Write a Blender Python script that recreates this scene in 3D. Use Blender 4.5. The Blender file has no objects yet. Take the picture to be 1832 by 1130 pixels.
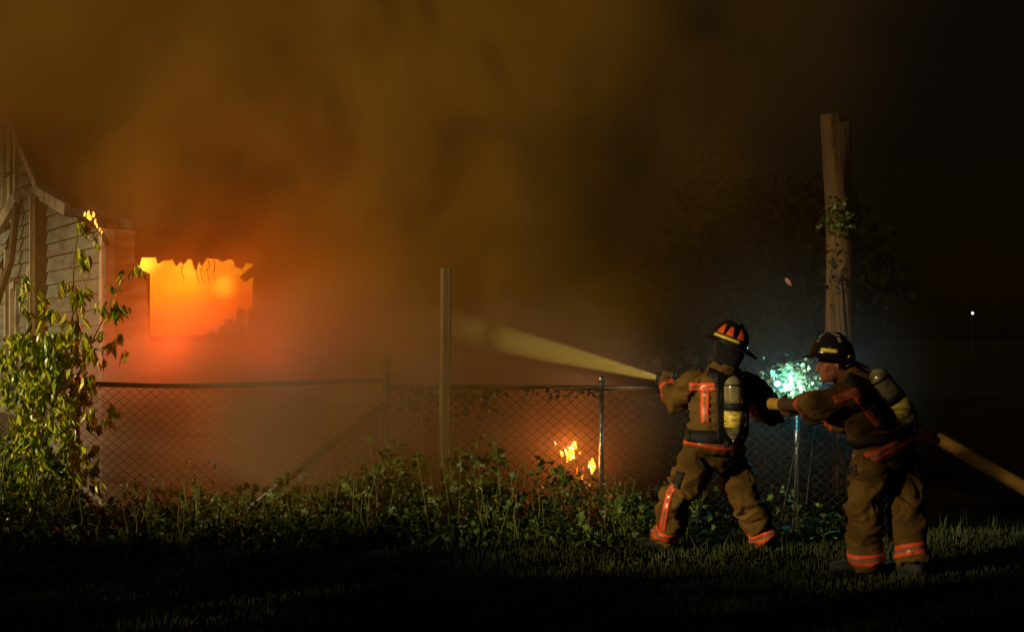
import bpy, bmesh, math, random
import numpy as np
from mathutils import Vector, Matrix, noise
from mathutils.bvhtree import BVHTree
random.seed(7); rng = np.random.default_rng(7)
S = bpy.context.scene; C = S.collection
V = Vector; R = math.radians; PI = math.pi

# ------------------------------------------------------------------ camera, world, sun, exposure
FPX, CX, HY, CZ = 2517.0, 916.0, 600.0, 1.55
cam = bpy.data.cameras.new('camera'); camo = bpy.data.objects.new('camera', cam); C.objects.link(camo)
camo.location = (0, 0, CZ); camo.rotation_euler = (R(90), 0, 0)
cam.sensor_width = 36; cam.lens = 36 * FPX / 1832; cam.shift_y = (HY - 565) / 1832; cam.clip_end = 1500; cam.clip_start = .1
S.camera = camo

SUN_AZ, SUN_EL = R(54), R(15)      # the low warm key comes from behind the camera, well to the left
w = bpy.data.worlds.new('World'); S.world = w; w.use_nodes = True
wn = w.node_tree.nodes; sky = wn.new('ShaderNodeTexSky'); sky.sky_type = 'NISHITA'; sky.sun_disc = False
sky.sun_elevation = R(2); sky.sun_rotation = PI + SUN_AZ
w.node_tree.links.new(sky.outputs[0], wn['Background'].inputs[0]); wn['Background'].inputs[1].default_value = 0.0012
sl = bpy.data.lights.new('sun', 'SUN'); sl.energy = 3.4; sl.color = (1, .74, .38); sl.angle = R(1.6)
so = bpy.data.objects.new('sun', sl); C.objects.link(so)
sd = V((math.sin(SUN_AZ) * math.cos(SUN_EL), math.cos(SUN_AZ) * math.cos(SUN_EL), -math.sin(SUN_EL)))
so.rotation_euler = sd.to_track_quat('-Z', 'Y').to_euler()
S.view_settings.view_transform = 'Standard'; S.view_settings.look = 'None'
S.view_settings.exposure = 0; S.view_settings.gamma = 1; S.view_settings.use_curve_mapping = False
cy = S.cycles
cy.max_bounces = 6; cy.diffuse_bounces = 2; cy.glossy_bounces = 2; cy.transmission_bounces = 3
cy.volume_bounces = 0; cy.transparent_max_bounces = 8
cy.volume_step_rate = 1.0; cy.volume_max_steps = 96
cy.sample_clamp_indirect = 2.0; cy.sample_clamp_direct = 6
cy.use_denoising = True; cy.denoiser = 'OPENIMAGEDENOISE'
cy.use_adaptive_sampling = True; cy.adaptive_threshold = .015
cy.caustics_reflective = False; cy.caustics_refractive = False

def P(px, py, Y): return V(((px - CX) / FPX * Y, Y, CZ + (HY - py) / FPX * Y))

# ------------------------------------------------------------------ materials
def nodes(m):
    m.use_nodes = True; nt = m.node_tree
    return nt, nt.nodes, nt.links
def mat(name, col, rough=.7, metal=0, var=.25, scale=8, bump=0, bscale=60, dirt=None, dscale=3, sss=0, spec=.5, coords='Object', stretch=(1, 1, 1)):
    m = bpy.data.materials.new(name); nt, N, L = nodes(m); b = N['Principled BSDF']
    b.inputs['Roughness'].default_value = rough; b.inputs['Metallic'].default_value = metal
    b.inputs['Specular IOR Level'].default_value = spec
    tc = N.new('ShaderNodeTexCoord'); mp = N.new('ShaderNodeMapping'); mp.inputs['Scale'].default_value = stretch
    L.new(tc.outputs[coords], mp.inputs[0])
    nz = N.new('ShaderNodeTexNoise'); nz.inputs['Scale'].default_value = scale; nz.inputs['Detail'].default_value = 5
    L.new(mp.outputs[0], nz.inputs['Vector'])
    rp = N.new('ShaderNodeValToRGB'); c = V(col)
    lo = [max(0, x * (1 - var)) for x in col]; hi = [min(1, x * (1 + var)) for x in col]
    rp.color_ramp.elements[0].position = .3; rp.color_ramp.elements[1].position = .7
    rp.color_ramp.elements[0].color = (*lo, 1); rp.color_ramp.elements[1].color = (*hi, 1)
    L.new(nz.outputs[0], rp.inputs[0]); out = rp.outputs[0]
    if dirt:
        n2 = N.new('ShaderNodeTexNoise'); n2.inputs['Scale'].default_value = dscale; n2.inputs['Detail'].default_value = 6
        L.new(mp.outputs[0], n2.inputs['Vector'])
        r2 = N.new('ShaderNodeValToRGB'); r2.color_ramp.elements[0].position = .48; r2.color_ramp.elements[1].position = .68
        L.new(n2.outputs[0], r2.inputs[0]); mx = N.new('ShaderNodeMixRGB'); L.new(r2.outputs[0], mx.inputs[0])
        L.new(out, mx.inputs[1]); mx.inputs[2].default_value = (*dirt, 1); out = mx.outputs[0]
    L.new(out, b.inputs['Base Color'])
    if bump:
        n3 = N.new('ShaderNodeTexNoise'); n3.inputs['Scale'].default_value = bscale; n3.inputs['Detail'].default_value = 4
        L.new(mp.outputs[0], n3.inputs['Vector'])
        bp = N.new('ShaderNodeBump'); bp.inputs['Strength'].default_value = bump; bp.inputs['Distance'].default_value = .01
        L.new(n3.outputs[0], bp.inputs['Height']); L.new(bp.outputs[0], b.inputs['Normal'])
    return m
def leafmat(name, ca, cb, rough=.45, tr=.25):
    """leaf colour runs between two real hues by a per-leaf attribute"""
    m = bpy.data.materials.new(name); nt, N, L = nodes(m); b = N['Principled BSDF']
    at = N.new('ShaderNodeAttribute'); at.attribute_name = 'tint'
    oi = N.new('ShaderNodeObjectInfo'); ad = N.new('ShaderNodeMath'); ad.operation = 'ADD'
    L.new(at.outputs['Fac'], ad.inputs[0]); L.new(oi.outputs['Random'], ad.inputs[1])
    fr = N.new('ShaderNodeMath'); fr.operation = 'FRACT'; L.new(ad.outputs[0], fr.inputs[0])
    rp = N.new('ShaderNodeValToRGB'); rp.color_ramp.elements[0].color = (*ca, 1); rp.color_ramp.elements[1].color = (*cb, 1)
    L.new(fr.outputs[0], rp.inputs[0]); L.new(rp.outputs[0], b.inputs['Base Color']); b.inputs['Roughness'].default_value = rough
    t = N.new('ShaderNodeBsdfTranslucent'); L.new(rp.outputs[0], t.inputs[0])
    mx = N.new('ShaderNodeMixShader'); mx.inputs[0].default_value = tr
    L.new(b.outputs[0], mx.inputs[1]); L.new(t.outputs[0], mx.inputs[2]); L.new(mx.outputs[0], N['Material Output'].inputs[0])
    return m
def emit(name, col, s, sample=False):
    m = bpy.data.materials.new(name); nt, N, L = nodes(m); N.remove(N['Principled BSDF'])
    e = N.new('ShaderNodeEmission'); e.inputs[0].default_value = (*col, 1); e.inputs[1].default_value = s
    L.new(e.outputs[0], N['Material Output'].inputs[0])
    if not sample: m.cycles.emission_sampling = 'NONE'
    return m
M = dict(
    siding=mat('weathered siding paint', (.23, .26, .22), .6, var=.2, scale=5, dirt=(.15, .14, .11), dscale=2.2, bump=.15, bscale=25, stretch=(1, 1, 4)),
    trim=mat('trim paint', (.62, .57, .44), .55, var=.12, scale=7, dirt=(.3, .25, .18), dscale=5),
    oldtrim=mat('brown trim', (.16, .11, .06), .7, var=.3, scale=10),
    char=mat('charred wood', (.018, .014, .012), .85, var=.6, scale=20, bump=.6, bscale=30),
    wallbase=mat('dark skirting', (.03, .028, .027), .9, var=.4),
    found=mat('pale lit foundation', (.42, .40, .42), .8, var=.2, scale=6, dirt=(.2, .18, .18), dscale=3, bump=.3, bscale=20),  # white light falling on the foundation is put into this pale colour
    roof=mat('burnt shingle', (.04, .035, .03), .9, var=.4, bump=.4),
    glass=mat('old window glass', (.25, .23, .16), .15, var=.4, scale=5),
    curtain=mat('curtain', (.66, .6, .36), .8, var=.2, scale=30, stretch=(1, 1, .1)),
    room=mat('sooty room', (.10, .06, .04), .9, var=.5, scale=3),
    galv=mat('galvanised steel', (.30, .30, .28), .38, metal=.8, var=.25, scale=30, dirt=(.09, .08, .07), dscale=14),
    rail=mat('dark rail steel', (.045, .045, .04), .5, metal=.3, var=.4, scale=12),  # darker tone of the fence steel
    wire=mat('fence wire', (.03, .028, .025), .9, var=.3, spec=.1),
    post=mat('weathered post wood', (.13, .10, .04), .85, var=.3, scale=20, bump=.5, bscale=40, stretch=(1, 1, .08)),
    bark=mat('bare trunk wood', (.14, .08, .028), .85, var=.6, scale=14, bump=1, bscale=22, stretch=(1, 1, .10), dirt=(.09, .065, .04), dscale=9),
    stem=mat('green stem', (.15, .17, .03), .6),
    twig=mat('dry twig', (.09, .07, .035), .8),
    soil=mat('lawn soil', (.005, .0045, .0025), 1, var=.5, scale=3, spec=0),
    coat=mat('tan turnout cloth', (.155, .088, .018), .85, var=.22, scale=5, dirt=(.085, .047, .011), dscale=6, bump=.5, bscale=160, spec=.25),
    orange=mat('fluorescent orange tape', (.98, .115, .022), .55, var=.1, scale=30),
    silver=mat('reflective silver tape', (.42, .17, .10), .35, metal=.2, var=.15, scale=60),
    black=mat('black webbing', (.008, .007, .006), .7, var=.3),
    strapbrown=mat('dark strap', (.035, .03, .022), .6, var=.3),
    rubber=mat('boot rubber', (.012, .011, .010), .75, var=.3),
    leather=mat('glove leather', (.085, .045, .018), .7, var=.3, scale=14, bump=.5, bscale=80),
    skin=mat('skin', (.40, .14, .07), .5, var=.12, scale=12),
    hood=mat('black knit hood', (.008, .007, .006), .95, bump=.4, bscale=220),
    helmet=mat('black helmet shell', (.010, .009, .010), .22, var=.3, scale=9, spec=.6),
    lime=mat('lime reflective tape', (.80, .70, .06), .4, var=.1, scale=40),
    letter=mat('pale lettering', (.55, .48, .38), .5),
    tank=mat('air cylinder shell', (.34, .31, .17), .22, metal=.25, var=.25, scale=12, dirt=(.06, .05, .035), dscale=9),
    tanklabel=mat('yellow cylinder label', (.75, .62, .10), .45, var=.3, scale=20, dirt=(.2, .14, .03), dscale=22, stretch=(1, 1, 3)),
    chrome=mat('chromed fitting', (.7, .66, .58), .15, metal=1),
    hose=mat('yellow hose jacket', (.42, .25, .04), .8, var=.2, scale=14, bump=.5, bscale=120),
    grass=leafmat('grass blade', (.030, .052, .010), (.085, .10, .028), .8, .15),
    sapleaf=leafmat('sapling leaf', (.11, .27, .012), (.70, .70, .035), .3, .2),
    weedleaf=leafmat('weed leaf', (.022, .055, .005), (.085, .14, .010), .5, .2),
    treeleaf=leafmat('tree leaf', (.012, .018, .005), (.03, .034, .008), .6, .2),
    cyan=emit('lamp lens', (.55, .95, 1), 5), white=emit('far lamp', (1, .95, .8), 1.2),
)

# ------------------------------------------------------------------ mesh helpers
def tag(o, label=None, cat=None, group=None, kind=None):
    for k, v in (('label', label), ('category', cat), ('group', group), ('kind', kind)):
        if v: o[k] = v
    return o
def link(o, parent=None):
    C.objects.link(o)
    if parent: o.parent = parent
    return o
def obj(name, verts, faces, m, parent=None, smooth=False, local=True):
    me = bpy.data.meshes.new(name); me.from_pydata([tuple(v) for v in verts], [], faces); me.update()
    for k in (m if isinstance(m, (list, tuple)) else [m]): me.materials.append(k)
    if smooth: me.polygons.foreach_set('use_smooth', [True] * len(me.polygons))
    o = bpy.data.objects.new(name, me); link(o, parent)
    if parent and local: o.matrix_parent_inverse = root_inv(parent)
    return o
def root_inv(p):
    """parts are modelled in world coordinates; a thing's Empty stands at its base"""
    if p.parent: return Matrix.Identity(4)
    return (Matrix.Translation(p.location) @ p.rotation_euler.to_matrix().to_4x4()).inverted()
def thing(name, label, cat, loc=(0, 0, 0), group=None, rz=0):
    o = bpy.data.objects.new(name, None); o.empty_display_size = .1; C.objects.link(o); o.location = loc; o.rotation_euler.z = rz
    return tag(o, label, cat, group)
class MB:
    def __init__(s): s.v = []; s.f = []
    def add(s, vs, fs):
        n = len(s.v); s.v += [V(v) for v in vs]; s.f += [tuple(i + n for i in f) for f in fs]; return s
    def box(s, c, X, Y, Z):
        """box about c with half-extent vectors X, Y, Z"""
        c, X, Y, Z = V(c), V(X), V(Y), V(Z)
        vs = [c + a * X + b * Y + d * Z for a in (-1, 1) for b in (-1, 1) for d in (-1, 1)]
        return s.add(vs, [(0, 1, 3, 2), (4, 6, 7, 5), (0, 4, 5, 1), (2, 3, 7, 6), (0, 2, 6, 4), (1, 5, 7, 3)])
    def tube(s, pts, rad, n=8, cap=True):
        pts = [V(p) for p in pts]
        if not hasattr(rad, '__len__'): rad = [rad] * len(pts)
        vs = []; fs = []; up = None
        for i, p in enumerate(pts):
            t = (pts[min(i + 1, len(pts) - 1)] - pts[max(i - 1, 0)]).normalized()
            if up is None: up = t.orthogonal().normalized()
            up = (up - t * up.dot(t)).normalized(); sd_ = t.cross(up)
            for k in range(n):
                a = 2 * PI * k / n; vs.append(p + (up * math.cos(a) + sd_ * math.sin(a)) * rad[i])
        for i in range(len(pts) - 1):
            for k in range(n):
                a, b = i * n + k, i * n + (k + 1) % n; fs.append((a, b, b + n, a + n))
        if cap: fs.append(tuple(range(n))[::-1]); fs.append(tuple(range((len(pts) - 1) * n, len(pts) * n)))
        return s.add(vs, fs)
    def lathe(s, base, axis, prof, n=20, flat=None):
        """prof: (distance along axis, radius)"""
        a = V(axis).normalized(); u = a.orthogonal().normalized(); w_ = a.cross(u); vs = []; fs = []
        for h, r in prof:
            for k in range(n):
                t = 2 * PI * k / n; vs.append(V(base) + a * h + (u * math.cos(t) + w_ * math.sin(t)) * r)
        for i in range(len(prof) - 1):
            for k in range(n): p, q = i * n + k, i * n + (k + 1) % n; fs.append((p, q, q + n, p + n))
        fs.append(tuple(range(n))[::-1]); fs.append(tuple(range((len(prof) - 1) * n, len(prof) * n)))
        return s.add(vs, fs)
    def ell(s, c, X, Y, Z, n=12, m=8):
        c, X, Y, Z = V(c), V(X), V(Y), V(Z); vs = [c + Z]; fs = []
        for i in range(1, m):
            ph = PI * i / m
            for k in range(n):
                t = 2 * PI * k / n; vs.append(c + Z * math.cos(ph) + (X * math.cos(t) + Y * math.sin(t)) * math.sin(ph))
        vs.append(c - Z); e = len(vs) - 1
        for k in range(n):
            fs.append((0, 1 + k, 1 + (k + 1) % n)); fs.append((e, 1 + (m - 2) * n + (k + 1) % n, 1 + (m - 2) * n + k))
        for i in range(m - 2):
            for k in range(n): a, b = 1 + i * n + k, 1 + i * n + (k + 1) % n; fs.append((a, a + n, b + n, b))
        return s.add(vs, fs)
    def cap(s, p0, r0, p1, r1, n=12):
        """a capsule that tapers"""
        p0, p1 = V(p0), V(p1); d = (p1 - p0).normalized(); prof = []
        L = (p1 - p0).length
        for i in range(5): a = PI / 2 * i / 4; prof.append((-r0 * math.cos(a), r0 * math.sin(a) + 1e-4))
        for i in range(5): a = PI / 2 * i / 4; prof.append((L + r1 * math.sin(a), r1 * math.cos(a) + 1e-4))
        return s.lathe(p0, d, prof, n)
    def loft(s, secs, n=20):
        """secs: (centre, half-extent X vector, half-extent Y vector)"""
        vs = []; fs = []
        for c, X, Y in secs:
            for k in range(n): t = 2 * PI * k / n; vs.append(V(c) + V(X) * math.cos(t) + V(Y) * math.sin(t))
        for i in range(len(secs) - 1):
            for k in range(n): a, b = i * n + k, i * n + (k + 1) % n; fs.append((a, b, b + n, a + n))
        fs.append(tuple(range(n))[::-1]); fs.append(tuple(range((len(secs) - 1) * n, len(secs) * n)))
        return s.add(vs, fs)
    def build(s, name, m, parent=None, smooth=False):
        o = obj(name, s.v, s.f, m, parent, smooth)
        bm = bmesh.new(); bm.from_mesh(o.data); bmesh.ops.recalc_face_normals(bm, faces=bm.faces); bm.to_mesh(o.data); bm.free(); return o
def fuse(mb, voxel=.012, smooth=6, wr=0, wfreq=9, seed=0, mod=None):
    """one continuous skin over overlapping closed shapes, with cloth folds"""
    me = bpy.data.meshes.new('tmp'); me.from_pydata([tuple(v) for v in mb.v], [], mb.f)
    bm = bmesh.new(); bm.from_mesh(me); bmesh.ops.recalc_face_normals(bm, faces=bm.faces); bm.to_mesh(me); bm.free()
    o = bpy.data.objects.new('tmp', me); C.objects.link(o)
    r = o.modifiers.new('r', 'REMESH'); r.mode = 'VOXEL'; r.voxel_size = voxel
    s_ = o.modifiers.new('s', 'SMOOTH'); s_.factor = .6; s_.iterations = smooth
    dg = bpy.context.evaluated_depsgraph_get(); ev = o.evaluated_get(dg); me2 = bpy.data.meshes.new_from_object(ev)
    vs = [v.co.copy() for v in me2.vertices]; ns = [v.normal.copy() for v in me2.vertices]; fs = [tuple(p.vertices) for p in me2.polygons]
    bpy.data.objects.remove(o)
    if wr:
        out = []
        for p, n in zip(vs, ns):
            q = V((p.x * wfreq, p.y * wfreq, p.z * wfreq * 1.7)) + V((seed, seed, 0))
            q += V((1, .4, .8)) * noise.noise(p * 5 + V((seed, 0, 3))) * 2.2
            a = noise.noise(q); rd = 1 - abs(noise.noise(q * .6 + V((5, 1, 2)))) * 2.4
            k = mod(p) if mod else 1
            r2 = 1 - abs(noise.noise(q * 1.7 + V((2, 7, 1)))) * 3.2
            out.append(p + n * wr * k * (.45 * a + .75 * max(-.5, rd) + .28 * max(-.4, r2)))
        vs = out
    return vs, fs
def bvh(vs, fs): return BVHTree.FromPolygons([tuple(v) for v in vs], fs)
def tape(name, tree, pts, wpx, parent, mats, off=.004, step=6, dist=(6, 14), skip=False):
    """a band of tape laid on cloth: the centre line is found on the garment's surface, edges cut either side"""
    path = []
    for i in range(len(pts) - 1):
        a, b = V((*pts[i], 0)), V((*pts[i + 1], 0)); n = max(1, int((b - a).length / step))
        for k in range(n): path.append(a.lerp(b, k / n))
    path.append(V((*pts[-1], 0))); rows = [-1, -.36, .36, 1] if len(mats) == 2 else [-1, 0, 1]
    vs = []; o = V((0, 0, CZ)); ok = []
    for i, p in enumerate(path):
        t = (path[min(i + 1, len(path) - 1)] - path[max(i - 1, 0)]).normalized(); nn = V((-t.y, t.x, 0))
        g = True
        for r_ in rows:
            q = p + nn * r_ * wpx / 2; d = (P(q.x, q.y, 10) - o).normalized()
            h = tree.ray_cast(o, d)
            if h[0] is None: g = False; vs.append(V((0, 0, 0)))
            else:
                n_ = h[1] if h[1].dot(d) < 0 else -h[1]
                vs.append(h[0] + (n_ * .6 - d * .8) * off)
        ok.append(g)
    fs = []; mi = []; nr = len(rows)
    for i in range(len(path) - 1):
        if ok[i] and ok[i + 1]:
            for k in range(nr - 1):
                a = i * nr + k; q = (a, a + 1, a + 1 + nr, a + nr)
                if max((vs[q[x]] - vs[q[y]]).length for x in range(4) for y in range(4)) < .16:
                    fs.append(q); mi.append(1 if (len(mats) == 2 and k == 1) else 0)
    used = sorted({i for f in fs for i in f}); mp = {u: j for j, u in enumerate(used)}
    ob = obj(name, [vs[u] for u in used], [tuple(mp[i] for i in f) for f in fs], mats, parent, True)
    ob.data.polygons.foreach_set('material_index', mi)
    sm = ob.modifiers.new('thick', 'SOLIDIFY'); sm.thickness = .0025; sm.offset = 0
    return ob
def band(name, tree, c, axis, wd, parent, mats, off=.004, n=40, rmax=.4, tilt=None):
    """a band round a limb or the waist"""
    c = V(c); a = V(axis).normalized(); u = a.orthogonal().normalized(); w_ = a.cross(u)
    rows = [-1, -.36, .36, 1] if len(mats) == 2 else [-1, 0, 1]; nr = len(rows); vs = []; ok = []
    for k in range(n):
        t = 2 * PI * k / n; d = u * math.cos(t) + w_ * math.sin(t); g = True
        for r_ in rows:
            h = tree.ray_cast(c + a * r_ * wd / 2, d, rmax)
            if h[0] is None: g = False; vs.append(V((0, 0, 0)))
            else: vs.append(h[0] + d * off)
        ok.append(g)
    fs = []; mi = []
    for k in range(n):
        k2 = (k + 1) % n
        if ok[k] and ok[k2]:
            for j in range(nr - 1):
                q = (k * nr + j, k * nr + j + 1, k2 * nr + j + 1, k2 * nr + j)
                if max((vs[q[x]] - vs[q[y]]).length for x in range(4) for y in range(4)) < .15:
                    fs.append(q); mi.append(1 if (len(mats) == 2 and j == 1) else 0)
    used = sorted({i for f in fs for i in f}); mp = {u_: j for j, u_ in enumerate(used)}
    ob = obj(name, [vs[u_] for u_ in used], [tuple(mp[i] for i in f) for f in fs], mats, parent, True)
    ob.data.polygons.foreach_set('material_index', mi)
    sm = ob.modifiers.new('thick', 'SOLIDIFY'); sm.thickness = .0025; sm.offset = 0
    return ob

# ------------------------------------------------------------------ ground
gx = np.linspace(-1, 1, 81); gx = np.sign(gx) * np.abs(gx) ** 2.6 * 400
gy = np.concatenate([np.linspace(-40, 4, 8), np.linspace(4.5, 14, 40), np.array([15, 17, 20, 25, 32, 45, 70, 120, 250, 600])])
def gz(x, y): return .035 * noise.noise(V((x * .7, y * .7, 0))) + .012 * noise.noise(V((x * 3, y * 3, 1)))
gv = [(x, y, gz(x, y) if y < 14 else 0) for y in gy for x in gx]
gf = [(j * 81 + i, j * 81 + i + 1, (j + 1) * 81 + i + 1, (j + 1) * 81 + i) for j in range(len(gy) - 1) for i in range(80)]
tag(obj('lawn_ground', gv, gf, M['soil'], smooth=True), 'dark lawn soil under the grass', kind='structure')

# ------------------------------------------------------------------ house
HC = V((-3.69, 12.8, 0)); D1 = V((-.5, .866, 0)); D2 = V((.866, .5, 0)); N1 = V((-.866, -.5, 0)); N2 = V((.5, -.866, 0))
house = thing('house', 'burning house with pale clapboard siding, partly hidden in smoke behind the fence', 'house', HC)
RK = [(0, 2.55), (.7, 2.62), (1.25, 2.86), (2.5, 3.12), (3.85, 3.92), (5.2, 4.75), (9, 7.0)]
def rake(t):
    for (a, ha), (b, hb) in zip(RK, RK[1:]):
        if t <= b: return ha + (hb - ha) * (t - a) / (b - a)
    return RK[-1][1]
def h1(t, z, out=0): return HC + D1 * t + N1 * out + V((0, 0, z))
def h2(u, z, out=0): return HC + D2 * u + N2 * out + V((0, 0, z))
def prism(mb, ring, d):
    n = len(ring); vs = [V(p) for p in ring] + [V(p) + d for p in ring]
    fs = [tuple(range(n)), tuple(range(n, 2 * n))[::-1]] + [(i, i + n, (i + 1) % n + n, (i + 1) % n) for i in range(n)]
    mb.add(vs, fs)
# sheathing behind the boards
mb = MB(); ring = [h1(0, 0)] + [h1(t, z - .04) for t, z in RK] + [h1(9, 0)]
prism(mb, ring, -N1 * .14); side_wall = mb.build('side_wall', M['room'], house)
PITCH = .145
def board(face, a, b, z, hi, parent, m):
    """one lapped clapboard, thicker at its lower edge; its ends may be cut by the rake"""
    f = h1 if face == 1 else h2; Nn = N1 if face == 1 else N2
    j = random.uniform(-.002, .003); sg = random.uniform(-.004, .004)
    if face == 1:
        def cut(t, zz): return min(zz, rake(t) - .045)
        ts = [a] + [t for t, _ in RK if a < t < b] + [b]
    else:
        def cut(t, zz): return zz
        ts = [a, b]
    ts = [t for t in ts if cut(t, hi) > z + .01]
    if face == 1 and len(ts) < 2:
        # find where the rake crosses
        k = [a + (b - a) * i / 40 for i in range(41) if rake(a + (b - a) * i / 40) - .045 > z + .01]
        if len(k) < 2: return
        ts = [k[0], k[-1]]
    elif face == 1 and ts[0] != a:
        k = [a + (b - a) * i / 60 for i in range(61) if rake(a + (b - a) * i / 60) - .045 > z + .01]
        ts = sorted(set([k[0]] + ts))
    vs = []; n = len(ts)
    for t in ts:
        top = cut(t, hi); s_ = sg * (t - a)
        vs += [f(t, z + s_, .036 + j), f(t, top + s_, .006 + j), f(t, top + s_, .001), f(t, z + s_, .001)]
    fs = [(0, 1, 2, 3), tuple((n - 1) * 4 + q for q in (3, 2, 1, 0))]
    for i in range(n - 1):
        for q in range(4): p = i * 4; fs.append((p + q, p + 4 + q, p + 4 + (q + 1) % 4, p + (q + 1) % 4))
    obj('siding_board', vs, fs, m, parent)
WIN1 = [(2.72, 3.22, 1.3, 2.27), (3.95, 4.25, 1.0, 2.1), (4.0, 4.75, 2.9, 4.05)]   # openings on the side wall
z = .05
while z < 6.6:
    hi = z + PITCH + .012
    m_ = M['siding']
    if z < 3.2: board(1, .02, 2.42, z, hi, side_wall, m_)
    segs = [(2.62, 8.6)]
    if z > .62:
        for a, b, za, zb in WIN1:
            if za - .08 < z + .07 < zb + .08:
                segs = [s2 for s1 in segs for s2 in ([(s1[0], a - .05), (b + .05, s1[1])] if s1[0] < a < s1[1] else [s1]) if s2[1] - s2[0] > .05]
        for a, b in segs: board(1, a, b, z, hi, side_wall, m_)
    z += PITCH
mb = MB(); mb.box(h1(5.6, .33, .01), D1 * 3.0, N1 * .02, V((0, 0, .3))); mb.build('wall_base', M['wallbase'], house)  # darker strip along the foot of the side wall
# corner boards, the one at the step between house and lean-to stands out
mb = MB(); mb.box(h1(2.52, 1.52, .07), D1 * .085, N1 * .07, V((0, 0, 1.5))); mb.build('corner_board', M['oldtrim'], house)  # shade on the wide front face is put into the brown colour
mb = MB(); mb.box(h1(2.63, 1.52, .08), D1 * .02, N1 * .08, V((0, 0, 1.52))); mb.build('corner_board', M['trim'], house)  # lit narrow face of the same corner, in the pale colour
mb = MB(); mb.box(h1(.03, 1.27, .035), D1 * .05, N1 * .014, V((0, 0, 1.25))); mb.build('corner_board', M['trim'], house)
for a, b, za, zb in WIN1:
    wn_ = MB(); cx_, cz_ = (a + b) / 2, (za + zb) / 2; hw, hh = (b - a) / 2, (zb - za) / 2
    for s_ in (-1, 1): wn_.box(h1(cx_ + s_ * (hw + .02), cz_, .035), D1 * .04, N1 * .03, V((0, 0, hh + .05)))
    wn_.box(h1(cx_, zb + .03, .04), D1 * (hw - .02), N1 * .03, V((0, 0, .035)))
    fr = wn_.build('window', M['trim'], house)
    s2 = MB(); s2.box(h1(cx_, za - .03, .06), D1 * (hw + .06), N1 * .05, V((0, 0, .02))); s2.build('sill', M['trim'], fr)
    s2 = MB(); s2.box(h1(cx_, cz_, .028), D1 * .022, N1 * .012, V((0, 0, hh))); s2.box(h1(cx_, cz_, .030), D1 * (hw - .02), N1 * .012, V((0, 0, .018))); s2.build('muntin', M['oldtrim'], fr)
    s2 = MB(); s2.box(h1(cx_, cz_, .009), D1 * (hw), N1 * .004, V((0, 0, hh))); s2.build('curtain', M['curtain'], fr)
# white porch post, leaning board and its dark partner at the far left
mb = MB(); mb.box(P(15, 560, 16.6), D1 * .045, N1 * .045, V((0, 0, .75))); mb.build('porch_post', M['trim'], house)
a, b = P(30, 352, 16.0), P(-40, 470, 17.0); mb = MB(); d = (b - a); mb.box((a + b) / 2, d / 2, N1 * .03, d.cross(N1).normalized() * .08); mb.build('porch_rake_board', M['trim'], house)
a, b = P(30, 365, 15.9), P(-12, 560, 16.2); mb = MB(); mb.tube([a, a.lerp(b, .5) + V((.07, 0, 0)), b], .045, 8); mb.build('downspout', M['oldtrim'], house)
# front wall with the burnt-out opening
U0, U1, ZB, ZT = .40, 1.44, 1.55, 2.27
ragged = [(.30, 2.16), (.33, 2.27), (.47, 2.275), (.49, 2.22), (.53, 2.245), (.60, 2.25), (.62, 2.275), (.66, 2.20), (.69, 2.24), (.73, 2.22), (.77, 2.27), (.81, 2.26), (.84, 2.17), (.87, 2.25), (.90, 2.21), (.95, 2.28), (1.06, 2.275), (1.10, 2.25), (1.17, 2.28), (1.21, 2.27), (1.24, 2.20), (1.30, 2.19), (1.33, 2.245), (1.42, 2.24), (1.44, 2.26), (1.50, 2.265)]
fw = MB()
FL = 3.6
prism(fw, [h2(0, 0), h2(FL, 0), h2(FL, ZB), h2(0, ZB)], -N2 * .13)
prism(fw, [h2(0, ZB), h2(U0, ZB), h2(U0, 2.12), h2(.30, 2.16), h2(.30, 2.36), h2(0, 2.36)], -N2 * .13)
prism(fw, [h2(1.34, ZB), h2(FL, ZB), h2(FL, 2.36), h2(1.5, 2.36), h2(1.44, 2.22), h2(1.43, 1.85), h2(1.34, 1.75)], -N2 * .13)
prism(fw, [h2(0, 2.36), h2(FL, 2.36), h2(FL, 2.54), h2(0, 2.54)], -N2 * .13)
front = fw.build('front_wall', M['char'], house)
lt = MB(); prism(lt, [h2(.28, 2.365, -.02)] + [h2(u, z_, -.02) for u, z_ in ragged] + [h2(1.52, 2.365, -.02)], -N2 * .05); lt.build('charred_lintel', M['char'], house)
z = .62
while z < 2.5:
    hi = min(z + PITCH + .012, 2.53)
    if z + .02 > ZB - .12:
        lo = .28 if z > 2.05 else U0 - .01
        board(2, .05, lo - random.uniform(0, .03), z, hi, front, M['siding'])
        if z < 2.4: board(2, 1.5 + random.uniform(0, .1), FL, z, hi, front, M['char'])
        else: board(2, .3, FL, z, hi, front, M['char'])
    else: board(2, .05, FL, z, hi, front, M['siding'])
    z += PITCH
mb = MB(); mb.box(h2(1.75, .30, .012), D2 * 1.8, N2 * .014, V((0, 0, .30))); mb.build('foundation', M['found'], house)
mb = MB(); mb.box(h2(.02, 1.27, .03), D2 * .04, N2 * .014, V((0, 0, 1.25))); mb.build('corner_board', M['siding'], house)
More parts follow.
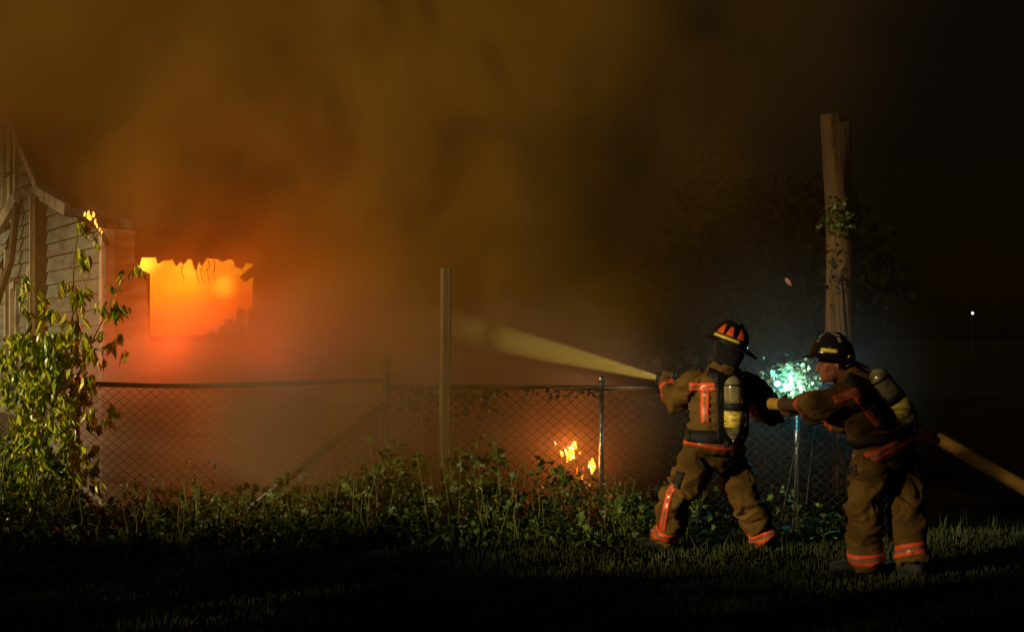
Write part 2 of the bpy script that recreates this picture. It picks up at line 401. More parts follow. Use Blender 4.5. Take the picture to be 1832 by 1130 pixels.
# broken brace, leaning stud and debris heap in the opening
mb = MB(); a, b = P(434, 500, 13.4), P(468, 472, 13.45); d = b - a; mb.box((a + b) / 2, d / 2, N2 * .03, d.cross(N2).normalized() * .035); mb.build('broken_brace', M['char'], house)
mb = MB(); a, b = h2(1.44, 1.4, -.04), h2(1.44, 2.3, -.04); mb.tube([a, b], .04, 6); mb.build('stud', M['char'], house)
mb = MB()
for k in range(26):
    u = random.uniform(1.05, 1.42); hgt = .30 * ((u - 1.0) / .42) * random.uniform(.5, 1)
    c_ = h2(u, ZB + hgt / 2, -.25 + random.uniform(-.1, .05)); mb.box(c_, D2 * random.uniform(.01, .03), N2 * .02, V((random.uniform(-.03, .03), 0, hgt / 2)))
mb.build('debris_heap', M['char'], house)
mb = MB()
for u0_ in (.86, .905, .96, 1.015, .72):
    pts = [h2(u0_ + random.uniform(-.012, .012) + .01 * math.sin(k * 1.3), 2.27 - k * .035, -.03) for k in range(8)]; mb.tube(pts, [.005, .006, .004, .006, .003, .005, .003, .002], 4)
mb.build('hanging_wires', M['char'], house)
# room behind
mb = MB()
for c_, X, Y_, Z_ in ((h2(1.4, 1.3, -2.2), D2 * 1.4, N2 * .03, V((0, 0, 1.25))), (h2(.05, 1.3, -1.2), D2 * .03, N2 * 1.0, V((0, 0, 1.25))), (h2(2.8, 1.3, -1.2), D2 * .03, N2 * 1.0, V((0, 0, 1.25)))):
    mb.box(c_, X, Y_, Z_)
mb.build('room_wall', M['room'], house)
# roof of the lean-to and the house
mb = MB(); th = V((0, 0, .07))
for (t0, z0), (t1, z1) in zip(RK, RK[1:]):
    if t0 > 5: break
    L_ = FL + .2
    a, b = h1(t0 - (.12 if t0 == 0 else 0), z0 - (.03 if t0 == 0 else 0) + .0, .10), h1(t1, z1, .10)
    s_ = .3 if t0 < 1 else 0
    vs = [a + D2 * s_, a + D2 * L_, b + D2 * L_, b + D2 * s_ * .6]; vs += [v + th for v in vs]
    mb.add(vs, [(0, 1, 2, 3), (7, 6, 5, 4), (0, 4, 5, 1), (1, 5, 6, 2), (2, 6, 7, 3), (3, 7, 4, 0)])
mb.build('roof', M['roof'], house)
mb = MB()
for (t0, z0), (t1, z1) in zip(RK[2:6], RK[3:7]):
    a, b = h1(t0, z0 - .07, .07), h1(t1, z1 - .07, .07); d = b - a; mb.box((a + b) / 2, d / 2, N1 * .03, V((0, 0, .06)))
mb.build('rake_board', M['trim'], house)
mb = MB(); a, b = P(118, 381, 13.55), P(168, 383, 12.95); d = b - a; mb.box((a + b) / 2, d / 2, V((0, .06, 0)), V((0, 0, .034))); mb.build('burnt_fascia', M['char'], house)
mb = MB(); mb.tube([P(165, 385, 12.9), P(178, 400, 12.85), P(186, 418, 12.8), P(192, 438, 12.75)], [.05, .045, .04, .02], 6); mb.build('burnt_rafter_end', M['char'], house)

# ------------------------------------------------------------------ flames
def flamemat(name, z0, z1, cols, s, nscale=6):
    m = bpy.data.materials.new(name); nt, N, L = nodes(m); N.remove(N['Principled BSDF'])
    g = N.new('ShaderNodeNewGeometry'); sp = N.new('ShaderNodeSeparateXYZ'); L.new(g.outputs['Position'], sp.inputs[0])
    mr = N.new('ShaderNodeMapRange'); mr.inputs[1].default_value = z0; mr.inputs[2].default_value = z1; L.new(sp.outputs[2], mr.inputs[0])
    nz = N.new('ShaderNodeTexNoise'); nz.inputs['Scale'].default_value = nscale; nz.inputs['Detail'].default_value = 3; L.new(g.outputs['Position'], nz.inputs['Vector'])
    ad = N.new('ShaderNodeMath'); ad.operation = 'MULTIPLY_ADD'; L.new(nz.outputs[0], ad.inputs[0]); ad.inputs[1].default_value = .9; 
    sb = N.new('ShaderNodeMath'); sb.operation = 'SUBTRACT'; L.new(mr.outputs[0], sb.inputs[0]); sb.inputs[1].default_value = .45; L.new(sb.outputs[0], ad.inputs[2])
    rp = N.new('ShaderNodeValToRGB'); L.new(ad.outputs[0], rp.inputs[0])
    e_ = rp.color_ramp.elements; e_[0].position = cols[0][0]; e_[0].color = (*cols[0][1], 1); e_[1].position = cols[-1][0]; e_[1].color = (*cols[-1][1], 1)
    for p_, c_ in cols[1:-1]: x = e_.new(p_); x.color = (*c_, 1)
    e = N.new('ShaderNodeEmission'); e.inputs[1].default_value = s; L.new(rp.outputs[0], e.inputs[0]); L.new(e.outputs[0], N['Material Output'].inputs[0])
    m.cycles.emission_sampling = 'NONE'; return m
FM = flamemat('room fire', 1.58, 2.34, [(0, (.5, .03, .001)), (.35, (.9, .075, .003)), (.6, (1, .22, .006)), (.80, (1, .62, .03))], 1.8, 2.6)
FM2 = flamemat('tongue fire', -2, 3, [(0, (.8, .06, .003)), (.5, (1, .25, .01)), (.62, (1, .75, .3))], 5.5, 22)
FM3 = emit('white-hot fire', (1, .86, .12), 1.9)
fire = thing('room_fire', 'yellow and orange fire filling the burnt-out window opening of the house', 'fire', h2(.9, 0, -1))
mb = MB()   # a bank of flame folds across the back of the room
nu, nz_ = 60, 30; vs = []; fs = []
for i in range(nu + 1):
    for j in range(nz_ + 1):
        u = -.0 + 2.9 * i / nu; zz = .6 + 1.9 * j / nz_; vs.append(h2(u, zz, -1.5 + .28 * noise.noise(V((u * 2.5, zz * 1.2, 3))) + .12 * noise.noise(V((u * 7, zz * 3, 8)))))
for i in range(nu):
    for j in range(nz_): a = i * (nz_ + 1) + j; fs.append((a, a + nz_ + 1, a + nz_ + 2, a + 1))
o = obj('flame_bank', vs, fs, FM, fire, True)
def volmat(name):
    m = bpy.data.materials.new(name); nt, N, L = nodes(m); N.remove(N['Principled BSDF']); return m, N, L
for gi, (u, z_, r_, col, es) in enumerate(((1.36, 2.04, .20, (1, .72, .04), 9), (.55, 2.26, .24, (1, .75, .05), 7), (1.0, 2.22, .22, (1, .5, .03), 4))):
    m, N, L = volmat('burning gas'); tc = N.new('ShaderNodeTexCoord'); vm = N.new('ShaderNodeVectorMath'); vm.operation = 'LENGTH'; L.new(tc.outputs['Object'], vm.inputs[0])
    mr = N.new('ShaderNodeMapRange'); mr.interpolation_type = 'SMOOTHERSTEP'; L.new(vm.outputs['Value'], mr.inputs[0])
    for i_, v_ in enumerate((0, r_, es, 0)): mr.inputs[i_ + 1].default_value = v_
    e = N.new('ShaderNodeEmission'); e.inputs[0].default_value = (*col, 1); L.new(mr.outputs[0], e.inputs[1]); L.new(e.outputs[0], N['Material Output'].inputs['Volume']); m.cycles.emission_sampling = 'NONE'
    mb = MB(); mb.ell((0, 0, 0), (r_, 0, 0), (0, r_, 0), (0, 0, r_), 14, 8); o = mb.build('fireball', m, fire); o.location = h2(u, z_, -.75)
def lamp(name, loc, e, col, r=.1, parent=None, kind='POINT'):
    l = bpy.data.lights.new(name, kind); l.energy = e; l.color = col; l.shadow_soft_size = r
    o = bpy.data.objects.new(name, l); link(o, parent); o.location = loc
    if parent: o.matrix_parent_inverse = root_inv(parent)
    return o
lamp('fire_light', h2(.9, 1.95, -.8), 330, (1, .17, .022), .25, fire)
lamp('fire_light', h2(.4, 1.5, .8), 75, (1, .13, .025), .4, fire); lamp('fire_light', h2(1.35, 1.3, .8), 85, (1, .13, .025), .4, fire)  # added lamps outside the wall, no flame there; they brighten the low steam
def tongue(mb, base, h, r, lean=0, n=7):
    pts = []; rad = []; ph = random.uniform(0, 9)
    for i in range(n):
        s_ = i / (n - 1); pts.append(V(base) + V((lean * s_ * h + .25 * r * math.sin(ph + 4 * s_), .2 * r * math.cos(ph + 3 * s_), s_ * h)))
        rad.append(r * (.45 + 1.1 * s_) * (1 - s_) ** .7 + .001)
    mb.tube(pts, rad, 7)
FM4 = flamemat('ember fire', -2, 4, [(0, (.8, .06, .003)), (.5, (1, .20, .008)), (.75, (1, .5, .06))], 2.6, 30)
def small_fire(name, label, spots, lightpos, e, fm=None):
    t = thing(name, label, 'fire', (lightpos.x, lightpos.y, 0 if lightpos.z < 1 else lightpos.z))
    for (px, py, Y, h, r, ln) in spots:
        mb = MB(); tongue(mb, P(px, py, Y), h / 213, r / 213, ln); mb.build('flame', fm or FM2, t, True)
    lamp('fire_light', lightpos, e, (1, .3, .05), .05, t); return t
small_fire('eave_fire', 'small flames licking the burnt eave at the top corner of the house', [(150, 387, 12.9, 9, 3, .4), (156, 391, 12.85, 16, 4, .3), (160, 394, 12.85, 12, 5, .2), (166, 389, 12.8, 12, 4, .1), (171, 402, 12.8, 12, 3, 0), (174, 408, 12.78, 9, 2.4, 0), (178, 414, 12.75, 8, 2, .2), (182, 418, 12.7, 6, 2, 0)], P(164, 384, 12.6), .8, FM4)
gfire = [(1021 + random.gauss(0, 5), 815 + random.gauss(0, 6), 11.75, random.uniform(6, 12), random.uniform(1.5, 3), random.gauss(0, .3)) for _ in range(9)] + [(1022, 822, 11.75, 24, 6, .1), (1016, 818, 11.7, 16, 5, -.2), (1029, 803, 11.75, 14, 3.5, .1), (1007, 816, 11.7, 10, 4, -.5), (1024, 797, 11.8, 9, 3, .3), (1037, 812, 11.75, 5, 2, 0), (1018, 806, 11.8, 9, 3, .5), (995, 796, 11.75, 7, 1.2, -.4)]
small_fire('brush_fire', 'small bright flames on burning brush beside the fence, left clump', gfire, P(1020, 800, 11.6), 9)
small_fire('brush_fire', 'compact white-hot flame low by the fence, right clump of the brush fire', [(1059 + random.gauss(0, 3), 840 + random.gauss(0, 4), 11.7, random.uniform(6, 12), random.uniform(1.5, 3), 0) for _ in range(5)] + [(1059, 842, 11.7, 18, 6.5, 0), (1062, 840, 11.7, 22, 5, -.1), (1055, 836, 11.7, 12, 4, -.1), (1076, 841, 11.7, 6, 2, 0)], P(1060, 826, 11.55), 5)
small_fire('brush_fire', 'dull orange smouldering flame at the bottom of the brush fire', [(1037, 856, 11.65, 16, 3.5, -.3), (1041, 857, 11.65, 10, 2.5, .2), (1032, 841, 11.65, 5, 1.8, 0), (1043, 839, 11.65, 4, 1.5, 0)], P(1038, 850, 11.55), .25, FM4)

# ------------------------------------------------------------------ fence
FY = 11.5
RZ = P(0, 688, FY).z
fence = thing('chain_link_fence', 'grey chain link fence with steel top rail crossing in front of the burning house', 'fence', (-.9, FY, 0))
def post(px, topy, Y=FY, r=.028, capd=True, m='galv'):
    b = P(px, 900, Y); b.z = -.05; t = P(px, topy, Y); mb = MB()
    mb.tube([b, t], r, 12); o = mb.build('post', M[m], fence, False); o.data.polygons.foreach_set('use_smooth', [len(p.vertices) == 4 for p in o.data.polygons])
    if capd:
        mb = MB(); mb.lathe(t - V((0, 0, .02)), (0, 0, 1), [(0, r * 1.25), (.03, r * 1.3), (.045, r * 1.15), (.06, r * .7), (.066, .004)], 12); mb.build('post_cap', M[m], o, True)
    return o
post(138, 676, r=.024); post(692, 650, r=.031, m='rail'); post(1076, 680, r=.021); post(1426, 680, r=.021); post(-420, 680); post(1560, 680, r=.021)
def rail(pts, m='rail', r=.021, name='top_rail'):
    mb = MB(); mb.tube([P(a, b, FY) for a, b in pts], r, 10); o = mb.build(name, M[m], fence, True); return o
rail([(-420, 692), (0, 694), (134, 690)], 'galv'); rail([(142, 686), (250, 689), (345, 690), (450, 688), (560, 684), (686, 679)], 'rail')
rail([(698, 690), (780, 692), (900, 692), (1072, 694)], 'rail'); rail([(1080, 694), (1250, 692), (1422, 690)], 'rail'); rail([(1430, 690), (1556, 690)], 'rail')
mb = MB(); mb.tube([P(343, 690, FY - .005), P(349, 690, FY - .005)], .026, 10); mb.build('rail_sleeve', M['galv'], fence)
mb = MB(); mb.tube([P(690, 722, FY - .03), P(640, 758, FY - .12), P(560, 818, FY - .3), P(440, 915, FY - .6)], .032, 10); mb.build('brace', M['rail'], fence, True)
mb = MB(); mb.tube([P(692, 716, FY - .0), P(692, 732, FY - .0)], .037, 12); mb.build('brace_band', M['rail'], fence)
mb = MB(); mb.tube([P(698, 660, FY + .01), P(699, 900, FY + .01)], .008, 6); mb.build('tension_bar', M['galv'], fence)
# fabric: real zigzag wires, each hooked through its neighbour
def fabric(x0, x1, zt, name):
    vs = []; fs = []; W_, H_ = .088, .075; n = int((x1 - x0) / (W_ / 2)); r = .0021
    rows = int((zt - .02) / (H_ / 2)) + 1
    for i in range(n):
        xb = x0 + i * W_ / 2
        if i % 2: continue
    cnt = 0; i = 0; xb = x0
    while xb < x1:
        pts = []
        for j in range(rows):
            zz = zt - j * H_ / 2; off = (W_ / 2 + .002) if j % 2 else -.002
            xx = xb + off; 
            sag = .02 * noise.noise(V((xx * 1.3, zz * 2, 4))); yy = FY - .025 + sag * .6 + (.002 if j % 2 else -.002)
            pts.append(V((xx + .4 * sag, yy, zz + .3 * sag)))
        for j in range(len(pts) - 1):
            a, b = pts[j], pts[j + 1]; d = (b - a).normalized(); u = V((0, 1, 0)); q = d.cross(u).normalized(); k = len(vs)
            for p in (a, b):
                for an in (0, 2.094, 4.189): vs.append(p + (u * math.cos(an) + q * math.sin(an)) * r)
            fs += [(k, k + 1, k + 4, k + 3), (k + 1, k + 2, k + 5, k + 4), (k + 2, k, k + 3, k + 5)]
        xb += W_ / 2 if False else W_
        if not (xb < x1) and cnt == 0: pass
    # second family hooks back the other way
    xb = x0
    while xb < x1:
        pts = []
        for j in range(rows):
            zz = zt - j * H_ / 2; off = (-W_ / 2 - .002) if j % 2 else .002
            xx = xb + off; sag = .02 * noise.noise(V((xx * 1.3, zz * 2, 4))); yy = FY - .025 + sag * .6 - (.002 if j % 2 else -.002)
            pts.append(V((xx + .4 * sag, yy, zz + .3 * sag)))
        for j in range(len(pts) - 1):
            a, b = pts[j], pts[j + 1]; d = (b - a).normalized(); u = V((0, 1, 0)); q = d.cross(u).normalized(); k = len(vs)
            for p in (a, b):
                for an in (0, 2.094, 4.189): vs.append(p + (u * math.cos(an) + q * math.sin(an)) * r)
            fs += [(k, k + 1, k + 4, k + 3), (k + 1, k + 2, k + 5, k + 4), (k + 2, k, k + 3, k + 5)]
        xb += W_
    o = obj('wire_mesh', vs, fs, M['wire'], fence); o['kind'] = 'stuff'
fabric(P(-400, 0, FY).x, P(132, 0, FY).x, RZ - .02, 'a'); fabric(P(146, 0, FY).x, P(684, 0, FY).x, RZ - .02, 'b')
fabric(P(702, 0, FY).x, P(1070, 0, FY).x, RZ - .03, 'c'); fabric(P(1082, 0, FY).x, P(1556, 0, FY).x, RZ - .03, 'd')
# the wooden post in front
b = P(797, 0, 11.3); mb = MB(); zt = P(0, 480, 11.3).z
secs = []
for k in range(10):
    s_ = k / 9; c_ = V((b.x + .004 * math.sin(k), 11.3, -.05 + (zt + .05) * s_)); h_ = .043 - .005 * s_
    secs.append((c_, h_))
vs = []; fs = []
for c_, h_ in secs:
    for a_, b_ in ((-1, -.7), (-.7, -1), (.7, -1), (1, -.7), (1, 1), (-1, 1)):
        rot = .22; x_, y_ = a_ * h_, b_ * h_; vs.append(c_ + V((x_ * math.cos(rot) - y_ * math.sin(rot), x_ * math.sin(rot) + y_ * math.cos(rot), 0)))
for i in range(9):
    for k in range(6): a_, b_ = i * 6 + k, i * 6 + (k + 1) % 6; fs.append((a_, b_, b_ + 6, a_ + 6))
fs += [tuple(range(6))[::-1], tuple(range(54, 60))]
o = obj('wooden_post', vs, fs, M['post']); tag(o, 'tall square weathered wooden post standing in the weeds before the fence', 'post')

# ------------------------------------------------------------------ leaves and plants
def leaf_shape(kind):
    if kind == 'lance':   # drooping leaflet folded along its midrib
        vs = []; 
        for i, (s_, w_) in enumerate(((0, .02), (.18, .16), (.45, .22), (.75, .13), (1, .0))):
            zc = -.25 * s_ * s_; vs += [(-w_, s_, zc + w_ * .45), (0, s_, zc), (w_, s_, zc + w_ * .45)]
        fs = []
        for i in range(4):
            a = i * 3; fs += [(a, a + 1, a + 4, a + 3), (a + 1, a + 2, a + 5, a + 4)]
        return np.array(vs), fs
    if kind == 'lobed':
        o_ = [(0, 0, 0), (.16, .05, .02), (.48, .02, .06), (.36, .3, .05), (.62, .52, .1), (.3, .58, .03), (0, 1, -.12), (-.3, .58, .03), (-.62, .52, .1), (-.36, .3, .05), (-.48, .02, .06), (-.16, .05, .02)]
        vs = o_ + [(0, .42, -.04)]; fs = [(i, (i + 1) % 12, 12) for i in range(12)]
        return np.array(vs), fs
    vs = [(0, 0, 0), (.2, .4, .05), (0, 1, -.1), (-.2, .4, .05)]; return np.array(vs), [(0, 1, 2, 3)]
SH = {k: leaf_shape(k) for k in ('lance', 'lobed', 'simple')}
def rotmat(d, roll):
    d = V(d).normalized(); x = d.orthogonal().normalized(); 
    x = Matrix.Rotation(roll, 3, d) @ x; z_ = x.cross(d); return Matrix((x, d, z_)).transposed()
def leafmass(name, items, m, parent=None, kind='lance', smooth=False):
    """items: (position, direction, roll, size) joined in one mesh with a tint per leaf"""
    sv, sf = SH[kind]; nv = len(sv); allv = np.zeros((len(items) * nv, 3)); tint = np.zeros(len(items) * len(sf))
    fs = []
    for i, (p, d, r_, s_) in enumerate(items):
        mt = np.array(rotmat(d, r_)); allv[i * nv:(i + 1) * nv] = (sv * s_) @ mt.T + np.array(p)
        t_ = random.random(); tint[i * len(sf):(i + 1) * len(sf)] = t_
        b_ = i * nv; fs += [tuple(b_ + k for k in f) for f in sf]
    me = bpy.data.meshes.new(name); me.from_pydata(allv.tolist(), [], fs)
    at = me.attributes.new('tint', 'FLOAT', 'FACE'); at.data.foreach_set('value', tint)
    me.materials.append(m); o = bpy.data.objects.new(name, me); link(o, parent)
    if parent: o.matrix_parent_inverse = root_inv(parent)
    return o
def rdir(down=.5, sp=1):
    v = V((random.gauss(0, sp), random.gauss(0, sp), random.gauss(-down, .6 * sp))); return v.normalized()

# the tall sapling with wilted leaves at the left
SY = 11.15
sap = thing('sapling', 'tall sapling with drooping yellow-green leaves growing in front of the siding wall', 'sapling', P(120, 958, SY) * 1)
sap.location.z = 0
stems = [([(118, 1000), (122, 880), (128, 760), (128, 640), (130, 540), (132, 460), (142, 402)], .013), ([(100, 960), (80, 800), (62, 700), (55, 600), (45, 510)], .010),
         ([(128, 700), (160, 620), (185, 570), (205, 520), (240, 482)], .007), ([(130, 640), (175, 625), (205, 612), (222, 620)], .005), ([(129, 610), (105, 580), (82, 560), (60, 540)], .006),
         ([(126, 720), (160, 700), (190, 722)], .005), ([(132, 480), (150, 500), (160, 530)], .004), ([(120, 860), (150, 800), (172, 800)], .006), ([(60, 800), (30, 740), (8, 690)], .007), ([(142, 402), (165, 410), (178, 432)], .003)]
for pts, r_ in stems:
    q = [P(a, b, SY + .12 * noise.noise(V((a * .02, b * .02, 1)))) for a, b in pts]; n = len(q); mb = MB(); mb.tube(q, [r_ * (1 - .6 * i / (n - 1)) for i in range(n)], 6); mb.build('stem', M['stem'], sap, True)
cl = [(143, 404, 14, 7), (136, 402, 12, 4), (172, 425, 10, 5), (178, 440, 9, 3), (142, 456, 20, 13), (226, 488, 12, 6), (244, 482, 12, 6), (205, 548, 20, 9), (186, 548, 13, 5), (218, 548, 12, 5), (196, 515, 13, 6), (118, 508, 16, 9), (150, 520, 14, 7), (132, 528, 22, 9), (40, 500, 14, 7), (50, 520, 16, 7), (66, 530, 14, 6),
      (35, 555, 14, 6), (104, 560, 20, 8), (80, 548, 14, 6), (128, 575, 22, 9), (72, 585, 18, 7), (218, 602, 14, 6), (205, 612, 16, 6), (225, 632, 12, 5), (190, 595, 12, 5), (148, 602, 18, 7), (106, 610, 22, 7), (60, 615, 18, 7), (30, 612, 15, 5), (168, 625, 13, 5), (178, 650, 13, 5), (130, 640, 22, 8), (84, 640, 20, 7),
      (50, 650, 18, 6), (15, 640, 15, 5), (110, 672, 22, 7), (152, 670, 16, 6), (70, 682, 20, 6), (30, 680, 18, 6), (5, 670, 14, 5), (166, 690, 13, 5), (196, 728, 13, 8), (206, 740, 11, 5), (188, 752, 10, 4), (172, 800, 14, 6), (176, 830, 12, 5), (163, 838, 14, 5), (160, 760, 12, 4), (128, 700, 20, 6), (95, 705, 20, 5)]
lf = bpy.data.meshes.new('leaf'); sv, sf = SH['lance']; lf.from_pydata(sv.tolist(), [], sf); lf.materials.append(M['sapleaf'])
lf.attributes.new('tint', 'FLOAT', 'FACE')
cnt = 0; extra = []
def frond(c, size, n, fwd=None):
    """leaflets hanging from one drooping stalk, like a wilted hand"""
    global cnt
    out = V((random.gauss(0, 1), random.gauss(0, .7), -.15)).normalized() * size * random.uniform(.5, 1.4)
    tip = c + out - V((0, 0, size * .7))
    for k in range(n):
        s_ = (k + .5) / n; p = c.lerp(tip, s_ * .8) + V((random.gauss(0, .25), random.gauss(0, .25), random.gauss(0, .2))) * size
        d = (out.normalized() * .35 + V((random.gauss(0, .35), random.gauss(0, .3), -1.0))).normalized(); sz = size * random.uniform(.75, 1.5)
        if cnt < 296 and (random.random() < .55 or p.z < .9 or True):
            o = bpy.data.objects.new('leaf', lf); C.objects.link(o); o.parent = sap
            mt = rotmat(d, random.uniform(0, 6.28)).to_4x4(); wsc = random.uniform(.5, .95)
            o.matrix_local = Matrix.Translation(p - sap.location) @ mt @ Matrix.Diagonal((sz * wsc, sz, sz, 1)); cnt += 1
        else: extra.append((p, d, random.uniform(0, 6.28), sz))
for px, py, rp_, n in cl:
    c = P(px, py - rp_ * .5, SY + random.uniform(-.14, .12))
    frond(c, rp_ / 225 * 1.2, n + 5)
for k in range(420):
    px = random.triangular(-30, 185, 85); py = random.uniform(590, 905)
    if px > 150 and py > 870: continue
    c = P(px, py, SY + random.uniform(-.35, .15)); frond(c, random.uniform(.04, .085), random.randint(4, 7))
fo = leafmass('foliage', extra, M['sapleaf'], sap, 'lance'); fo['kind'] = 'stuff'

# undergrowth along the fence
prof = [(-60, 660), (0, 720), (60, 760), (130, 840), (165, 905), (200, 912), (235, 890), (262, 862), (300, 880), (350, 838), (400, 880), (440, 884), (490, 852), (560, 826), (640, 806), (705, 790), (780, 802), (860, 792), (950, 806), (1000, 815), (1060, 838), (1100, 850), (1180, 872), (1300, 880), (1500, 880), (1900, 880)]
def topy(px):
    for (a, ya), (b_, yb) in zip(prof, prof[1:]):
        if px <= b_: return ya + (yb - ya) * (px - a) / (b_ - a)
    return 890
items = []; items2 = []; st = MB()
for k in range(15000):
    Y = random.uniform(10.25, 11.45) if random.random() < .85 else random.uniform(11.5, 12.3)
    px = random.uniform(-80, 1230) if random.random() < .96 else random.uniform(1230, 1500)
    x = (px - CX) / FPX * Y; top = P(px, topy(px), 11.0).z * (.72 + .5 * noise.noise(V((x * 2.6, Y * 1.5, 2))))
    if Y < 10.7: top *= (Y - 10.1) / .6
    if top < .03: continue
    z_ = top * random.random() ** .6
    cl_ = noise.noise(V((x * 4, Y * 4, z_ * 4)))
    if cl_ < -.12: continue
    sz = random.uniform(.025, .07) * (1.2 if random.random() < .25 else .8)
    (items if random.random() < .55 else items2).append((V((x, Y, z_)), V((random.gauss(0, .7), random.gauss(-.3, .6), random.gauss(-.1, .5))), random.uniform(0, 6.28), sz))
a = leafmass('undergrowth', items, M['weedleaf'], None, 'lobed'); tag(a, 'low tangle of broad dark green weed leaves along the fence foot', 'undergrowth', kind='stuff')
a = leafmass('undergrowth', items2, M['weedleaf'], None, 'lance'); tag(a, 'narrow-leaved weeds and stalks tangled along the fence foot', 'undergrowth', kind='stuff')
for k in range(230):
    px = random.uniform(-40, 1250); Y = random.uniform(10.3, 11.4); x = (px - CX) / FPX * Y; h_ = P(px, topy(px), 11).z * random.uniform(.5, 1.12)
    p = V((x, Y, 0)); q = p + V((random.gauss(0, .08), random.gauss(0, .08), h_)); st.tube([p, p.lerp(q, .5) + V((random.gauss(0, .02), 0, 0)), q], [.0035, .003, .0015], 4, False)
o = st.build('weed_stalks', M['stem']); tag(o, 'thin upright weed stalks standing in the undergrowth by the fence', 'weeds', kind='stuff')
# single weeds that stand out
wd = [(258, 850, 'feathery weed by the pale foundation, leftmost tall weed of the strip', 'lance', .05, 60), (350, 825, 'tall thin weed in the smoke between house corner and brace', 'lance', .05, 50), (436, 878, 'weed with yellow flower heads at the foot of the brace', 'lance', .045, 40), (500, 846, 'bushy weed just right of the brace foot', 'lobed', .075, 60), (620, 850, 'large-leaved plant left of the steel gate post', 'lobed', .10, 60), (705, 790, 'dark tall plant around the foot of the steel gate post', 'lobed', .085, 70), (735, 880, 'broad-leaved plant in front of the gap between posts', 'lobed', .11, 50), (812, 800, 'leafy plant at the foot of the wooden post', 'lobed', .08, 60), (870, 870, 'pale leafed plant right of the wooden post', 'lobed', .12, 50), (920, 880, 'low yellowish plant right of the pale leafed one', 'lobed', .10, 40), (980, 822, 'dark weed left of the brush fire', 'lobed', .07, 50), (1105, 842, 'sparse weed right of the brush fire', 'lance', .06, 40)]
for px, py, lab, kd, sz, n in wd:
    Y = 10.85; top = P(px, py, Y); base = V((top.x, Y, 0)); t = thing('weed_plant', lab, 'weed', base, 'weeds along the fence')
    mb = MB()
    for k in range(4):
        q = top + V((random.gauss(0, .10), random.gauss(0, .08), -random.uniform(0, .15))); mb.tube([base, base.lerp(q, .5) + V((random.gauss(0, .02), 0, 0)), q], [.006, .004, .002], 5, False)
    mb.build('stem', M['stem'], t)
    it = []
    for k in range(n):
        s_ = random.uniform(.25, 1); p = base.lerp(top, s_) + V((random.gauss(0, .10), random.gauss(0, .09), random.gauss(0, .02)))
        it.append((p, V((random.gauss(0, .8), random.gauss(-.3, .6), random.gauss(-.25, .4))), random.uniform(0, 6.28), sz * random.uniform(.5, 1.1)))
    fo = leafmass('foliage', it, M['weedleaf'] if px not in (258, 436, 870) else M['weedleaf'], t, kd); fo['kind'] = 'stuff'
# vines hanging on the rail
def vine(label, pts, n, sz, Y=11.42, mt='treeleaf', drop=.25, loc=None, rr=.006):
    q = [P(a, b_, Y) for a, b_ in pts]; t = thing('vine', label, 'vine', q[0])
    mb = MB(); mb.tube(q, rr, 5); mb.build('stem', M['twig'], t)
    it = []
    for k in range(n):
        i = random.randrange(len(q) - 1); p = q[i].lerp(q[i + 1], random.random()) + V((random.gauss(0, .03), random.gauss(0, .04), -abs(random.gauss(0, drop))))
        it.append((p, V((random.gauss(0, .5), random.gauss(0, .5), -1)), random.uniform(0, 6.28), sz * random.uniform(.5, 1.2)))
    fo = leafmass('foliage', it, M[mt], t, 'lobed'); fo['kind'] = 'stuff'; return t
vine('dark vine hanging from the rail left of the wooden post', [(715, 690), (740, 688), (765, 694), (785, 690)], 70, .055, drop=.12)
vine('dark vine hanging from the rail right of the wooden post', [(808, 688), (830, 692), (860, 690), (890, 694)], 90, .055, drop=.12)
vine('thin vine creeping on the rail above the brush fire', [(890, 690), (950, 688), (1010, 694), (1070, 692)], 60, .04, drop=.05)
# grass
def grass(name, n, y0, y1, xr, hmin, hmax, lab):
    Y = rng.uniform(y0, y1, n); X = rng.uniform(-1, 1, n) * xr * Y; H = rng.uniform(hmin, hmax, n) * (.6 + .8 * np.array([max(0, .5 + noise.noise(V((x * 2.2, y * 2.2, 5)))) for x, y in zip(X, Y)]))
    an = rng.uniform(0, 6.28, n); ln = rng.normal(0, .45, n); wd_ = rng.uniform(.0018, .0038, n); dx, dy = np.cos(an), np.sin(an); lx, ly = np.cos(an + 1.3) * ln, np.sin(an + 1.3) * ln
    Z = np.array([gz(x, y) for x, y in zip(X, Y)]) - .01
    v = np.zeros((n, 5, 3))
    for k, (s_, ww) in enumerate(((0, 1), (0, -1), (.6, .8), (.6, -.8), (1, 0))):
        b2 = s_ * s_; v[:, k, 0] = X + dx * wd_ * ww + lx * H * b2; v[:, k, 1] = Y + dy * wd_ * ww + ly * H * b2; v[:, k, 2] = Z + H * s_ * (1 - .25 * b2 * np.abs(ln))
    b_ = (np.arange(n) * 5)[:, None]; q = (b_ + np.array([[0, 1, 3, 2]])).tolist(); t_ = (b_ + np.array([[2, 3, 4]])).tolist(); fs = [x for pr in zip(q, t_) for x in pr]
    me = bpy.data.meshes.new(name); me.from_pydata(v.reshape(-1, 3).tolist(), [], fs); at = me.attributes.new('tint', 'FLOAT', 'FACE'); at.data.foreach_set('value', np.repeat(rng.uniform(0, 1, n), 2))
    me.materials.append(M['grass']); o = bpy.data.objects.new(name, me); C.objects.link(o); tag(o, lab, 'grass', kind='stuff')
grass('lawn_grass', 52000, 6.6, 11.2, .40, .02, .065, 'short dark lawn grass in the foreground')
grass('tall_grass', 1500, 9.8, 11.6, .40, .06, .16, 'longer rough grass at the edge of the weeds')
mb = MB()
for px, py in ((1247, 990), (1240, 1010)):
    pass
a = P(1248, 1000, 9.7); mb.tube([V((a.x, 9.7, 0)), a + V((.0, 0, .06)), a + V((-.05, 0, .16))], .003, 4); mb.tube([a + V((0, 0, .06)), a + V((.05, 0, .12))], .002, 4)
